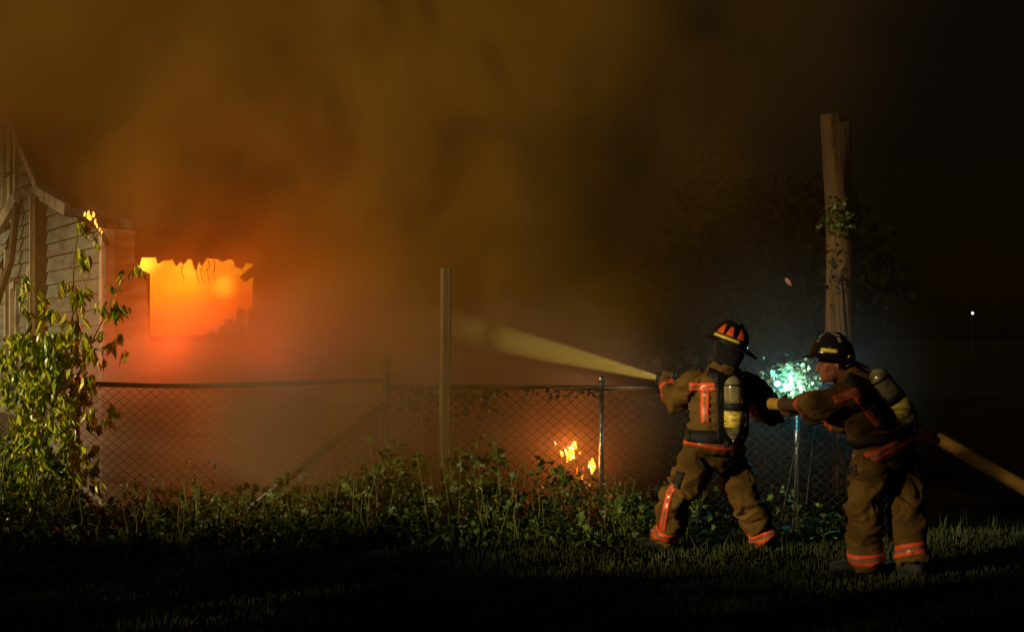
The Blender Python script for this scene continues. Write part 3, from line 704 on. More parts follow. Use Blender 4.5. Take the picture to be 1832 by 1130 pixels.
tag(mb.build('twig', M['twig']), 'thin forked dry twig sticking up from the lawn between the left firefighter\'s legs', 'twig')

# ------------------------------------------------------------------ trunk, trees, hillside shrubs
TY = 14.0
trunk = thing('snapped_trunk', 'tall bare broken-off tree trunk behind the right firefighter', 'tree', (P(1503, 0, TY).x, TY, 0))
def trunkpart(path, r0, r1, seed, stepz):
    vs = []; fs = []; n = 18; m_ = 34
    for i in range(m_):
        s_ = i / (m_ - 1); f_ = s_ * (len(path) - 1); k = min(int(f_), len(path) - 2); c = path[k].lerp(path[k + 1], f_ - k); r_ = r0 + (r1 - r0) * s_
        for j in range(n):
            a_ = 2 * PI * j / n; q = V((math.cos(a_), math.sin(a_), 0)); rr = r_ * (1 + .16 * noise.noise(V((q.x * 2.4 + seed, q.y * 2.4, s_ * 2.5))) + .07 * noise.noise(V((q.x * 7, q.y * 7 + seed, s_ * 5))))
            zz = .05 * noise.noise(V((q.x * 3, q.y * 3, seed))) if i == m_ - 1 else 0
            vs.append(c + q * rr + V((0, 0, zz)))
    for i in range(m_ - 1):
        for j in range(n): a_, b2 = i * n + j, i * n + (j + 1) % n; fs.append((a_, b2, b2 + n, a_ + n))
    fs.append(tuple(range((m_ - 1) * n, m_ * n))); fs.append(tuple(range(n))[::-1]); return vs, fs
g = lambda px, py: P(px, py, TY)
mb = MB(); mb.add(*trunkpart([V((g(1508, 0).x, TY, -.1)), g(1506, 620), g(1502, 430), g(1495, 340), g(1486, 206)], .165, .10, 1, 0)); mb.add(*trunkpart([g(1506, 620) + V((0, .05, 0)), g(1506, 430) + V((0, .05, 0)), g(1503, 340) + V((0, .05, 0)), g(1502, 219) + V((0, .05, 0))], .15, .118, 6, 0))
vs, fs = fuse(mb, .018, 1); obj('trunk', vs, fs, M['bark'], trunk, True)
def vinemass(label, cx_, cy_, rx, ry, n, sz, Y, mt, cat='vine'):
    t = thing('climbing_vine', label, cat, V((P(cx_, 0, Y).x, Y, 0)))
    mb = MB(); mb.tube([V((P(cx_, 0, Y).x, Y, 0)), P(cx_ + 6, 620, Y), P(cx_ - 5, cy_ + ry * .5, Y), P(cx_, cy_ - ry, Y)], [.012, .01, .007, .004], 6); mb.build('stem', M['twig'], t)
    it = []
    for k in range(n):
        p = P(cx_ + random.gauss(0, rx), cy_ + random.gauss(0, ry), Y + random.gauss(0, .15)); it.append((p, rdir(.7), random.uniform(0, 6.28), sz * random.uniform(.5, 1.2)))
    fo = leafmass('foliage', it, M[mt], t, 'lobed'); fo['kind'] = 'stuff'; return t
vinemass('leafy vine wrapped round the middle of the bare broken trunk', 1498, 388, 15, 17, 200, .045, TY - .28, 'weedleaf')
vinemass('lower leafy vine on the bare trunk above the helmet', 1490, 485, 12, 24, 70, .045, TY - .25, 'treeleaf')
def tree(label, px, Y, hgt, crown, n, sz, base_r=.12, lobes=7):
    b_ = V((P(px, 0, Y).x, Y, 0)); t = thing('tree', label, 'tree', b_); mb = MB(); top = b_ + V((0, 0, hgt))
    mb.tube([b_, b_.lerp(top, .4) + V((.1, 0, 0)), top], [base_r, base_r * .7, base_r * .3], 8)
    cs = []
    for k in range(lobes):
        a_ = 6.28 * k / lobes + random.random(); c = top + V((math.cos(a_) * crown * random.uniform(.3, .8), math.sin(a_) * crown * .6, random.uniform(-.8, .5) * crown)); cs.append(c)
        mb.tube([b_.lerp(top, random.uniform(.4, .9)), c], [base_r * .3, base_r * .1], 5)
    mb.build('trunk', M['twig'], t, True); it = []
    for k in range(n):
        c = random.choice(cs); v = V((random.gauss(0, 1), random.gauss(0, 1), random.gauss(0, .8))); v = v.normalized() * random.random() ** .4
        it.append((c + v * crown * .55, rdir(.4), random.uniform(0, 6.28), sz * random.uniform(.6, 1.3)))
    fo = leafmass('crown', it, M['treeleaf'], t, 'lobed'); fo['kind'] = 'stuff'; return t
tree('dim leafy tree in the smoke edge between the water jet and the broken trunk', 1330, 17.5, 2.7, 1.5, 1500, .12)
tree('dark tree just left of the broken trunk', 1440, 16.5, 2.4, 1.2, 1500, .11)
# added out of view to shade lawn and right side: a hedge and a tree on the sun side, behind and left of the photographer
LA, LN = V((.809, .588, 0)), V((.588, -.809, 0))
def sidepos(a, lat, z): return LA * a + LN * lat + V((0, 0, z))
t = thing('shade_hedge', 'added unseen hedge left of and behind the viewpoint shading the lawn', 'shade_hedge', sidepos(-6, -5, 0)); it = []
for k in range(6500):
    lat = random.uniform(-11.2, 0); hh = (3.30 if lat > -8 else 3.12) + .75 * min(1, max(0, (lat + 5.8) / .8)) + .2 * noise.noise(V((lat, 0, 0))) - (.35 if lat < -9.6 else 0)
    it.append((sidepos(-6 + random.uniform(-.5, .5), lat, random.uniform(.02, hh)), rdir(.2), random.uniform(0, 6.28), random.uniform(.18, .28)))
fo = leafmass('foliage', it, M['treeleaf'], t, 'lobed'); fo['kind'] = 'stuff'
mb = MB(); [mb.tube([sidepos(-6, -11 + k * .8, 0), sidepos(-6, -11 + k * .8, 2.5)], [.04, .01], 5) for k in range(14)]; mb.build('stem', M['twig'], t)
t = thing('tree', 'added unseen leafy tree left of and behind the viewpoint dimming the light on the right', 'tree', sidepos(-6.4, -5.5, 0)); it = []
for k in range(2500):
    lat = random.triangular(-8.0, -1.0, -4.2); it.append((sidepos(-6.4 + random.uniform(-.8, .8), lat, random.uniform(3.0, 8.6)), rdir(.3), random.uniform(0, 6.28), random.uniform(.18, .32)))
it = [q for q in it if not (q[0].dot(LN) < -4.9 and q[0].z < 5.5 and random.random() < .35)]
fo = leafmass('crown', it, M['treeleaf'], t, 'lobed'); fo['kind'] = 'stuff'
b_ = sidepos(-6.4, -5.5, 0); mb = MB(); mb.tube([b_, b_ + V((0, 0, 3)), b_ + V((0, 0, 8))], [.2, .15, .04], 8)
for k in range(8): mb.tube([b_ + V((0, 0, 2.5 + k * .5)), b_ + LN * random.uniform(-2.6, 2.6) + V((0, 0, 4 + k * .5))], [.06, .02], 5)
mb.build('trunk', M['bark'], t)
it = []
for k in range(2600):
    Y = random.uniform(13.2, 15); px = random.triangular(1080, 1480, 1250); x = (px - CX) / FPX * Y; hh = 1.2 + .5 * noise.noise(V((x, Y, 0)))
    it.append((V((x, Y, random.uniform(0, hh))), rdir(.3), random.uniform(0, 6.28), random.uniform(.06, .13)))
tag(leafmass('thicket', it, M['treeleaf'], None, 'lobed'), 'dark thicket of brush behind the fence on the right', 'thicket', kind='stuff')
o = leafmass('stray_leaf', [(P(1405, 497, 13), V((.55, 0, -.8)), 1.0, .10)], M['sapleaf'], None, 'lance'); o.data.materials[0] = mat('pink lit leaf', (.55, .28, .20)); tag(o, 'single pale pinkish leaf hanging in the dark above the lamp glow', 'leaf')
o = leafmass('stray_leaf', [(P(873, 730, 11.4), V((.8, 0, -.5)), 1.0, .07)], M['sapleaf'], None, 'lance'); o.data.materials[0] = mat('yellow leaf', (.5, .38, .08)); tag(o, 'single yellow leaf caught on the fence right of the wooden post', 'leaf')
for px, py, r_, lab in ((1585, 549, .07, 'faint far white street light left of the brighter one'), (1740, 560, .12, 'brighter far white street light at the right side of the dark background')):
    b_ = P(px, py, 110); t = thing('street_light', lab, 'street light', V((b_.x, 110, 0))); mb = MB(); mb.ell(b_, (r_, 0, 0), (0, r_, 0), (0, 0, r_), 10, 6); mb.build('bulb', M['white'], t, True)
    mb = MB(); mb.tube([V((b_.x, 110.3, 0)), b_ + V((0, .3, .1))], .01, 6); mb.lathe(b_ + V((0, 0, .12)), (0, 0, 1), [(0, .2), (.06, .14), (.1, .02)], 10); mb.build('pole', M['black'], t)

# ------------------------------------------------------------------ lantern in the foliage between the two men
LY = 11.24
lant = thing('hand_lantern', 'glaring blue-white hand lamp among leaves between the two firefighters', 'lamp', P(1391, 700, LY))
c = P(1391, 686, LY); mb = MB(); mb.lathe(c + V((0, .12, 0)), (0, -1, 0), [(0, .02), (.02, .028), (.08, .03), (.115, .04), (.12, .04)], 16); mb.build('lamp_body', M['rubber'], lant, True)
mb = MB(); mb.lathe(c + V((0, -.001, 0)), (0, -1, 0), [(0, .024), (.012, .023), (.02, .010)], 16); mb.build('lens', M['cyan'], lant, True)
mb = MB(); mb.tube([c + V((-.03, .1, .05)), c + V((-.03, .1, .09)), c + V((.03, .1, .09)), c + V((.03, .1, .05))], .008, 6); mb.build('handle', M['rubber'], lant)
sp_ = lamp('lantern_light', c + V((.03, -.05, .0)), 170, (.55, .98, 1.0), .03, lant, 'SPOT'); sp_.data.spot_size = R(100); sp_.data.spot_blend = 1
sp_.rotation_euler = V((.90, .45, -.03)).to_track_quat('-Z', 'Y').to_euler()
lamp('lantern_light', c + V((0, -.12, 0)), 14, (.20, .85, 1), .05, lant)
vt = thing('shrub', 'leafy shrub lit glaring white and green by the lamp between the two firefighters', 'shrub', V((P(1420, 0, 11.5).x, 11.5, 0)))
mb = MB()
for k in range(4):
    px = random.uniform(1380, 1475); py = random.uniform(640, 720); b_ = V((P(1418, 0, 11.38).x + random.gauss(0, .05), 11.38, 0)); q = P(px, py, 11.38 + random.uniform(-.1, .08)); mb.tube([b_, b_.lerp(q, .6) + V((random.gauss(0, .04), 0, .1)), q], [.007, .005, .003], 5)
for k in range(10):
    a = P(random.uniform(1390, 1470), random.uniform(645, 690), 11.34); mb.tube([a, a + V((random.uniform(-.2, .2), 0, random.uniform(-.1, .12)))], .003, 4)
mb.build('stem', M['char'], vt); it = []
for k in range(640):
    px = random.gauss(1420, 24); py = random.gauss(682, 17)
    it.append((P(px, py, 11.36 + random.gauss(0, .07)), rdir(.5), random.uniform(0, 6.28), random.uniform(.018, .055)))
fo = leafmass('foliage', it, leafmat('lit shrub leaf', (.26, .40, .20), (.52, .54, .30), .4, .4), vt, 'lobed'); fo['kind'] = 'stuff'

# ------------------------------------------------------------------ people
def hand(mb, wrist, palm, axis, grip_r, side, extra=0, toward=None):
    """palm plus five fingers curled round a bar (hose) through palm along axis"""
    axis = V(axis).normalized(); w_ = (V(wrist) - V(palm)); w_ -= axis * w_.dot(axis); w_ = w_.normalized(); b_ = axis.cross(w_).normalized() * side
    # w_: from bar centre toward the wrist side; fingers run over b_ side and round
    R_ = grip_r + .014
    mb.cap(wrist, .036 + extra, V(palm) + w_ * (R_ + .01), .040 + extra, 10)
    for s_ in (-1, 0, 1): mb.cap(V(palm) + w_ * (R_ + .012) + axis * s_ * .024, .022 + extra, V(palm) + (w_ * .5 + b_ * .9).normalized() * (R_ + .010) + axis * s_ * .026, .017 + extra, 8)
    for k, ln in enumerate((1.0, 1.12, 1.05, .85)):
        off = axis * ((k - 1.5) * .0235 * (1 + extra * 12)); a0 = 1.05; prev = None
        for j in range(5):
            a_ = a0 + j * .62 * ln; p = V(palm) + (w_ * math.cos(a_) + b_ * math.sin(a_)) * (R_ + .004 - .001 * j) + off
            if prev is not None: mb.cap(prev, .0105 - .0008 * j + extra * .55, p, .0098 - .0008 * j + extra * .55, 8)
            prev = p
    prev = None
    for j in range(4):   # thumb closes the other way
        a_ = .5 - j * .62; p = V(palm) + (w_ * math.cos(a_) + b_ * math.sin(a_)) * (R_ + .006) + axis * (-.040 - .006 * j)
        if prev is not None: mb.cap(prev, .0125 - .001 * j + extra * .55, p, .0115 - .001 * j + extra * .55, 8)
        prev = p
def head(mb, c, f, up, s=1.0):
    """skull, jaw, nose, brow, ears, chin; f is where it looks"""
    f = V(f).normalized(); up = V(up).normalized(); l = up.cross(f).normalized(); up = f.cross(l).normalized(); q = lambda a, b, d: V(c) + (f * a + l * b + up * d) * s
    mb.ell(q(-.012, 0, .035), f * .098 * s, l * .076 * s, up * .092 * s, 16, 10)
    mb.ell(q(.022, 0, -.045), f * .066 * s, l * .060 * s, up * .07 * s, 14, 9)
    mb.ell(q(.062, 0, -.088), f * .026 * s, l * .026 * s, up * .022 * s)
    mb.cap(q(.083, 0, .015), .010 * s, q(.108, 0, -.022), .0135 * s, 8); mb.ell(q(.095, .012, -.027), f * .010 * s, l * .009 * s, up * .008 * s, 8, 6); mb.ell(q(.095, -.012, -.027), f * .010 * s, l * .009 * s, up * .008 * s, 8, 6)
    mb.cap(q(.078, .03, .028), .012 * s, q(.084, -.0, .026), .011 * s, 8); mb.cap(q(.078, -.03, .028), .012 * s, q(.084, 0, .026), .011 * s, 8)
    for sg in (-1, 1):
        mb.ell(q(.058, sg * .04, -.02), f * .025 * s, l * .022 * s, up * .022 * s, 10, 6)
        mb.ell(q(-.012, sg * .079, -.008), (f * .018 + l * sg * .006) * s, l * .007 * s, up * .032 * s, 10, 6)
    mb.cap(q(.082, .016, -.056), .008 * s, q(.086, 0, -.054), .0085 * s, 8); mb.cap(q(.082, -.016, -.056), .008 * s, q(.086, 0, -.054), .0085 * s, 8)
    mb.cap(q(.080, .012, -.068), .008 * s, q(.084, -.012, -.068), .008 * s, 8)
def helmet(parent, c, f, up, which):
    f = V(f).normalized(); up = V(up).normalized(); l = up.cross(f).normalized(); up = f.cross(l).normalized(); q = lambda a, b, d: V(c) + f * a + l * b + up * d
    A, B, H = .148, .122, .145
    def dome(th, ph, k=1.0, off=0):
        """th round, ph up from the rim"""
        rr = math.cos(ph) ** .85; rdg = 1 + .022 * max(0, math.cos(th * 4)) ** 8 * math.sin(2 * ph)
        return q((A * rr * rdg + off * math.cos(ph)) * math.cos(th), (B * rr * rdg + off * math.cos(ph)) * math.sin(th), (H * math.sin(ph) ** .95 * rdg + off * math.sin(ph)))
    vs = []; fs = []; n, m_ = 48, 14
    for i in range(m_):
        for k in range(n): vs.append(dome(2 * PI * k / n, PI / 2 * i / m_))
    vs.append(dome(0, PI / 2 - .001))
    for i in range(m_ - 1):
        for k in range(n): a_, b2 = i * n + k, i * n + (k + 1) % n; fs.append((a_, b2, b2 + n, a_ + n))
    for k in range(n): fs.append(((m_ - 1) * n + k, (m_ - 1) * n + (k + 1) % n, m_ * n))
    sh = obj('helmet', vs, fs, M['helmet'], parent, True); sm = sh.modifiers.new('t', 'SOLIDIFY'); sm.thickness = .005
    vs = []; fs = []     # brim: narrow at the sides, long ducktail behind, small peak
    for k in range(n):
        th = 2 * PI * k / n; ct, st_ = math.cos(th), math.sin(th); ext = .028 + .085 * max(0, -ct) ** 3 + .022 * max(0, ct) ** 2; drop = .010 + .035 * max(0, -ct) ** 2 + .012 * max(0, ct)
        for s_, dz in ((-.004, .006), (0, -.001), (.6, -.5 * drop), (1, -drop), (1.0, -drop - .006), (.5, -.5 * drop - .008), (-.004, -.009)):
            e = ext * s_ if s_ > 0 else s_; vs.append(q((A + e) * ct, (B + e * .9) * st_, dz))
    for k in range(n):
        for j in range(7): a_, b2 = k * 7 + j, ((k + 1) % n) * 7 + j; j2 = k * 7 + (j + 1) % 7; k2 = ((k + 1) % n) * 7 + (j + 1) % 7; fs.append((a_, b2, k2, j2))
    obj('brim', vs, fs, M['helmet'], sh, True)
    mb = MB(); mb.tube([dome(0, 1.0, off=.004), dome(0, 1.3, off=.010), dome(PI, 1.45, off=.012), dome(PI, 1.1, off=.006)], [.006, .009, .009, .005], 8); mb.build('comb', M['helmet'], sh, True)
    def patch(name, th0, th1, ph0, ph1, m, off=.005, trap=0):
        vs = []; fs = []
        for i in range(5):
            for k in range(7):
                v_ = i / 4; sq = 1 - trap * v_; tm = (th0 + th1) / 2; vs.append(dome(tm + (th1 - th0) / 2 * (2 * k / 6 - 1) * sq, ph0 + (ph1 - ph0) * v_, off=off))
        for i in range(4):
            for k in range(6): a_ = i * 7 + k; fs.append((a_, a_ + 1, a_ + 8, a_ + 7))
        o = obj(name, vs, fs, m, sh, True); sm = o.modifiers.new('t', 'SOLIDIFY'); sm.thickness = .002; return o
    return sh, dome, patch, q
def pack(label, top, bot, r, back, body_side, group='air packs worn by the firefighters'):
    ax = (bot - top); Lh = ax.length; a_ = ax.normalized(); t = thing('air_pack', label, 'air pack', bot, group)
    mb = MB(); pr = [(0, .008), (.012, r * .45), (.03, r * .75), (.055, r * .94), (.085, r), (Lh - .13, r), (Lh - .10, r * .96), (Lh - .07, r * .78), (Lh - .045, r * .45), (Lh - .03, .02)]
    mb.lathe(top, a_, pr, 28); cyl = mb.build('cylinder', M['tank'], t, True)
    mb = MB(); mb.lathe(top, a_, [(Lh * .52, r + .001), (Lh * .521, r + .0025), (Lh * .75, r + .0025), (Lh * .751, r + .001)], 28); mb.build('label_band', M['tanklabel'], cyl, True)
    mb = MB(); mb.lathe(top, a_, [(Lh - .035, .018), (Lh - .02, .022), (Lh, .022), (Lh + .012, .014), (Lh + .03, .014)], 14); v_ = mb.build('valve', M['chrome'], t, True)
    kd = a_.cross(back).normalized(); mb = MB(); mb.lathe(bot + a_ * .0 + kd * .015, kd, [(0, .01), (.03, .01), (.032, .022), (.06, .022), (.064, .012)], 12); mb.build('valve_knob', M['rubber'], v_, True)
    sdv = kd; f_ = -V(back).normalized()
    f_ = (f_ - a_ * f_.dot(a_)).normalized(); cm = (top + bot) / 2
    mb = MB(); mb.box(cm + f_ * (r + .022), sdv * .085, f_ * .012, a_ * (Lh * .52)); o = mb.build('backplate', M['black'], t); bv = o.modifiers.new('b', 'BEVEL'); bv.width = .01; bv.segments = 2
    for s_ in (.36, .80):
        mb = MB(); 
        if s_ < .5: mb.lathe(top, a_, [(Lh * .40, r + .001), (Lh * .401, r + .006), (Lh * .50, r + .006), (Lh * .501, r + .001)], 28)
        else: mb.lathe(top, a_, [(Lh * .12, r), (Lh * .121, r + .004), (Lh * .14, r + .004), (Lh * .141, r)], 28)
        mb.build('cylinder_strap', M['black'], t, True)
    mb = MB(); s0 = bot + f_ * .06; mb.tube([bot + a_ * .01, bot + kd * -.06 + a_ * .02, bot + kd * -.13 + f_ * .03 - a_ * .06, bot + kd * -.15 + f_ * .05 - a_ * .25, top + kd * -.10 + f_ * .08 + a_ * .1], .009, 8); mb.build('air_hose', M['rubber'], t, True)
    mb = MB(); mb.box(bot + kd * -.10 + f_ * .02 - a_ * .08, kd * .022, f_ * .015, a_ * .035); o = mb.build('pressure_reducer', M['rubber'], t)
    return t

def boot(mb, ankle, fdir, gzv=0, k=1.0):
    fd = V(fdir); fd.z = 0; fd.normalize(); sd_ = V((0, 0, 1)).cross(fd); a = V(ankle); b0 = V((a.x, a.y, gzv))
    Q = lambda p, x, z: (b0 + fd * p * k + V((0, 0, z)), sd_ * x * k, V((0, 0, z - (0 if k == 1 else .012))))
    mb.loft([Q(-.085, .03, .035), Q(-.06, .048, .045), Q(.05, .052, .05), Q(.15, .056, .042), Q(.205, .045, .034), Q(.235, .018, .026)], 14)
    mb.cap(b0 + V((0, 0, .06)), .052 * k, a + V((0, 0, .16)), .064 * k, 12)

def firefighter(label, J, f, look, upv, cfg, hood):
    """J: joints in the world. One body under coat, trousers, boots, gloves and helmet."""
    f = V(f).normalized(); r_ = f.cross(V((0, 0, 1))).normalized(); base = V(((J['la'].x + J['ra'].x) / 2, (J['la'].y + J['ra'].y) / 2, 0))
    t = thing('person', label, 'person', base)
    # body: one continuous figure under the clothes
    mb = MB(); up = (J['neck'] - J['hip']).normalized(); fw_ = (f - up * f.dot(up)).normalized(); rr = fw_.cross(up).normalized()
    mb.loft([(J['hip'] - up * .10, rr * .13, fw_ * .10), (J['hip'], rr * .165, fw_ * .12), (J['waist'], rr * .145, fw_ * .11), (J['chest'], rr * .17, fw_ * .12), (J['chest'].lerp(J['neck'], .7), rr * .13, fw_ * .085), (J['neck'], rr * .06, fw_ * .06)], 18)
    mb.cap(J['neck'], .058, J['head'] - V(upv) * .05, .055)
    head(mb, J['head'], look, upv)
    for a, b, c in (('ls', 'le', 'lh'), ('rs', 're', 'rh')): mb.cap(J['chest'].lerp(J[a], .75), .06, J[a], .062); mb.cap(J[a], .058, J[b], .046); mb.cap(J[b], .046, J[c], .032)
    for a, b, c in (('lhp', 'lk', 'la'), ('rhp', 'rk', 'ra')): mb.cap(J[a], .095, J[b], .062); mb.cap(J[b], .062, J[c], .045)
    hand(mb, J['lh'].lerp(J['le'], .08), J['lgrip'], J['laxis'], cfg.get('grip', .042), cfg['ls_side'], 0); hand(mb, J['rh'].lerp(J['re'], .08), J['rgrip'], J['raxis'], cfg.get('grip', .042), cfg['rs_side'], 0)
    for s_ in ('l', 'r'): boot(mb, J[s_ + 'a'], cfg[s_ + 'toe'], .0, .72)
    vs, fs = fuse(mb, .0085, 3); obj('body', vs, fs, M['skin'], t, True)
    # trousers
    mb = MB(); mb.loft([(J['hip'] - V((0, 0, .14)), rr * .15, fw_ * .12), (J['hip'] - V((0, 0, .05)), rr * .20, fw_ * .16), (J['hip'] + up * .1, rr * .19, fw_ * .155)], 18)
    for s_ in 'lr':
        h_, k_, a_ = J[s_ + 'hp'], J[s_ + 'k'], J[s_ + 'a']; mb.cap(h_, cfg['thigh'], h_.lerp(k_, .6), cfg['thigh'] * .95, 16); mb.cap(h_.lerp(k_, .6), cfg['thigh'] * .95, k_, cfg['knee'], 16); mb.cap(k_, cfg['knee'], a_.lerp(k_, .4), cfg['knee'] * 1.0, 16)
        d = (a_ - k_).normalized(); u_ = d.orthogonal().normalized(); v2 = d.cross(u_); rc = cfg['cuff']
        mb.loft([(k_.lerp(a_, .3), u_ * cfg['knee'], v2 * cfg['knee']), (k_.lerp(a_, .75), u_ * rc, v2 * rc), (a_, u_ * rc * 1.05, v2 * rc * 1.05), (a_ + d * .03, u_ * rc * 1.04, v2 * rc * 1.04)], 20)
    tv, tf = fuse(mb, .011, 3, .034, 6.2, cfg['seed']); tr = obj('trousers', tv, tf, M['coat'], t, True); tt = bvh(tv, tf)
    # boots
    mb = MB()
    for s_ in 'lr':
        mb = MB(); boot(mb, J[s_ + 'a'], cfg[s_ + 'toe']); vs, fs = fuse(mb, .008, 3); bo = obj('boot', vs, fs, M['rubber'], t, True)
    # coat
    mb = MB(); hem = J['hip'] - up * cfg['hem']
    mb.loft([(hem, rr * cfg['hw'], fw_ * cfg['hd']), (J['hip'] + up * .04, rr * cfg['hw'] * .97, fw_ * cfg['hd'] * .97), (J['waist'], rr * cfg['ww'], fw_ * cfg['wd']), (J['waist'].lerp(J['chest'], .5), rr * (cfg['ww'] + .015), fw_ * (cfg['wd'] + .01)), (J['chest'], rr * .215, fw_ * .165), (J['chest'].lerp(J['neck'], .55), rr * .185, fw_ * .14), (J['chest'].lerp(J['neck'], .9), rr * .11, fw_ * .10), (J['neck'] + up * .02, rr * .085, fw_ * .085), (J['neck'] + up * .05, rr * .09, fw_ * .09)], 26)
    for a, b, c in (('ls', 'le', 'lh'), ('rs', 're', 'rh')):
        mb.cap(J['chest'].lerp(J[a], .55), .12, J[a], cfg['sh']); mb.cap(J[a], cfg['sh'], J[b], cfg['el'], 16); e, h_ = J[b], J[c]; d = (h_ - e).normalized(); u_ = d.orthogonal().normalized(); v2 = d.cross(u_)
        mb.cap(e, cfg['el'], e.lerp(h_, .5), cfg['el'] * .92, 16); mb.loft([(e, u_ * cfg['el'], v2 * cfg['el']), (e.lerp(h_, .6), u_ * cfg['wr'] * 1.05, v2 * cfg['wr'] * 1.05), (e.lerp(h_, .93), u_ * cfg['wr'], v2 * cfg['wr'])], 18)
    cv, cf = fuse(mb, .0105, 3, .028, 7.2, cfg['seed'] + 9); co = obj('coat', cv, cf, M['coat'], t, True); ct = bvh(cv, cf)
    for s_, sd_ in (('l', 'ls_side'), ('r', 'rs_side')):
        mb = MB(); wv = J[s_ + 'h']; hand(mb, wv.lerp(J[s_ + 'e'], .1), J[s_ + 'grip'], J[s_ + 'axis'], cfg.get('grip', .042), cfg[sd_], .007); mb.cap(wv.lerp(J[s_ + 'e'], .22), .05, wv, .044)
        vs, fs = fuse(mb, .006, 2); obj('glove', vs, fs, M['leather'], t, True)
    OS = [M['orange'], M['silver']]
    for s_ in 'lr':
        d = J[s_ + 'a'] - J[s_ + 'k']; o = band('cuff_tape', tt, J[s_ + 'a'] - d.normalized() * .045, d, .075, tr, OS)
        e, h_ = J[s_ + 'e'], J[s_ + 'h']; band('sleeve_tape', ct, e.lerp(h_, .72), h_ - e, .055, co, OS, rmax=.16)
    band('hem_tape', ct, hem + up * .055, up + cfg.get('hemtilt', V((0, 0, 0))), .07, co, OS, n=64)
    if hood:
        mb = MB(); hq = J['head']; lk = V(look).normalized()
        mb.ell(hq + V(upv) * .02 - lk * .012, lk * .108, V(upv).cross(lk) * .098, V(upv) * .115, 18, 10); mb.cap(hq - V(upv) * .04 - lk * .02, .085, J['neck'] + up * .04, .088, 16)
        vs, fs = fuse(mb, .010, 4, .010, 14, 3); obj('hood', vs, fs, M['hood'], t, True)
        mb = MB(); mb.ell(hq + lk * .085, lk * .045, V(upv).cross(lk) * .066, V(upv) * .085, 14, 8); mb.cap(hq + lk * .12 - V(upv) * .05, .03, hq + lk * .17 - V(upv) * .07, .028, 12); mb.build('face_mask', M['rubber'], t, True)
    else:
        mb = MB(); a_ = J['neck']; 
        mb.loft([(a_ - up * .0, rr * .105, fw_ * .105), (a_ + up * .06, rr * .09, fw_ * .095)], 20); vs, fs = fuse(mb, .01, 3, .008, 14, 3); obj('collar', vs, fs, M['coat'], t, True)
    mb = MB()    # coat collar, open in front
    return t, co, tr, ct, tt, rr, fw_, up

# left man: back to us, lunging, aims the nozzle
J1 = dict(head=P(1305, 622, 10.12), neck=P(1296, 662, 10.1), chest=P(1288, 705, 10.12), waist=P(1278, 765, 10.12), hip=P(1277, 800, 10.12),
          ls=P(1238, 686, 10.10), le=P(1212, 717, 10.24), lh=P(1196, 690, 10.42), rs=P(1345, 692, 10.26), re=P(1382, 738, 10.20), rh=P(1352, 728, 10.40),
          lhp=P(1247, 828, 10.08), lk=P(1211, 890, 10.02), la=P(1192, 962, 10.12), rhp=P(1306, 828, 10.2), rk=P(1335, 890, 10.12), ra=P(1366, 958, 10.22))
NOZ = [P(1174, 675, 10.62), P(1190, 677, 10.58), P(1212, 683, 10.55), P(1262, 697, 10.52), P(1330, 716, 10.46), P(1364, 721, 10.10), P(1400, 723, 9.86), P(1432, 728, 9.70), P(1500, 742, 9.62), P(1580, 762, 9.58), P(1640, 772, 9.46), P(1676, 783, 9.30), P(1750, 825, 9.02), P(1832, 872, 8.75), P(1930, 935, 8.40), P(2050, 1030, 7.9), V((4.3, 7.2, .05)), V((5.5, 6.6, .05))]
J1['lgrip'] = P(1196, 679, 10.57); J1['laxis'] = NOZ[2] - NOZ[1]; J1['rgrip'] = P(1335, 717, 10.42); J1['raxis'] = NOZ[4] - NOZ[3]
F1 = V((-.42, .91, 0))
cfg1 = dict(seed=3, grip=.036, ls_side=-1, rs_side=-1, ltoe=(-.7, .7, 0), rtoe=(.1, .9, 0), thigh=.118, knee=.105, cuff=.088, hem=.015, hw=.215, hd=.18, ww=.185, wd=.15, sh=.092, el=.080, wr=.062)
t1, co1, tr1, ct1, tt1, rr1, fw1, up1 = firefighter('firefighter in tan coat with orange tape aiming the water jet, back turned, legs apart', J1, F1, (-.72, .66, -.12), V((-.12, 0, 1)).normalized(), cfg1, True)
OS = [M['orange'], M['silver']]; BK = [M['black']]
tape('back_tape', ct1, [(1233, 692), (1283, 692)], 15, co1, OS); tape('back_tape', ct1, [(1262, 701), (1261, 735), (1263, 756)], 15, co1, OS, off=.005)
tape('side_tape', tt1, [(1214, 858), (1198, 880), (1190, 915), (1184, 950)], 11, tr1, OS)
tape('thigh_strap', tt1, [(1250, 818), (1262, 836), (1274, 858)], 9, tr1, [M['strapbrown']], off=.008); tape('thigh_strap', tt1, [(1326, 820), (1302, 836), (1284, 852)], 7, tr1, [M['strapbrown']], off=.008)
tape('pocket', tt1, [(1218, 843), (1208, 872)], 14, tr1, [M['strapbrown']], off=.008)
hs, dome, patch, q = helmet(t1, J1['head'] + V((-.1, 0, .99)) * .045, (-.72, .60, .30), V((.30, .0, .95)), 1)
def th_of(dome, px, py, Y=10):
    best = None; o = V((0, 0, CZ)); d = (P(px, py, 10) - o).normalized()
    for i in range(120):
        for k in range(20):
            th, ph = 2 * PI * i / 120, PI / 2 * k / 20; p = dome(th, ph); v_ = p - o; dist = (v_ - d * v_.dot(d)).length + v_.dot(d) * .02
            if best is None or dist < best[0]: best = (dist, th, ph)
    return best[1], best[2]
for px, py in ((1291, 591), (1306, 597), (1326, 604)):
    th, ph = th_of(dome, px, py); patch('reflector', th - .21, th + .21, .24, .80, M['orange'], .006, .55)
th, ph = th_of(dome, 1303, 605); patch('lime_band', th - .85, th + .75, .04, .17, M['lime'], .006)
pk = pack('air pack worn by the left firefighter, upright cylinder with yellow label', P(1312, 672, 9.86), P(1314, 793, 9.87), .067, -fw1, 1)
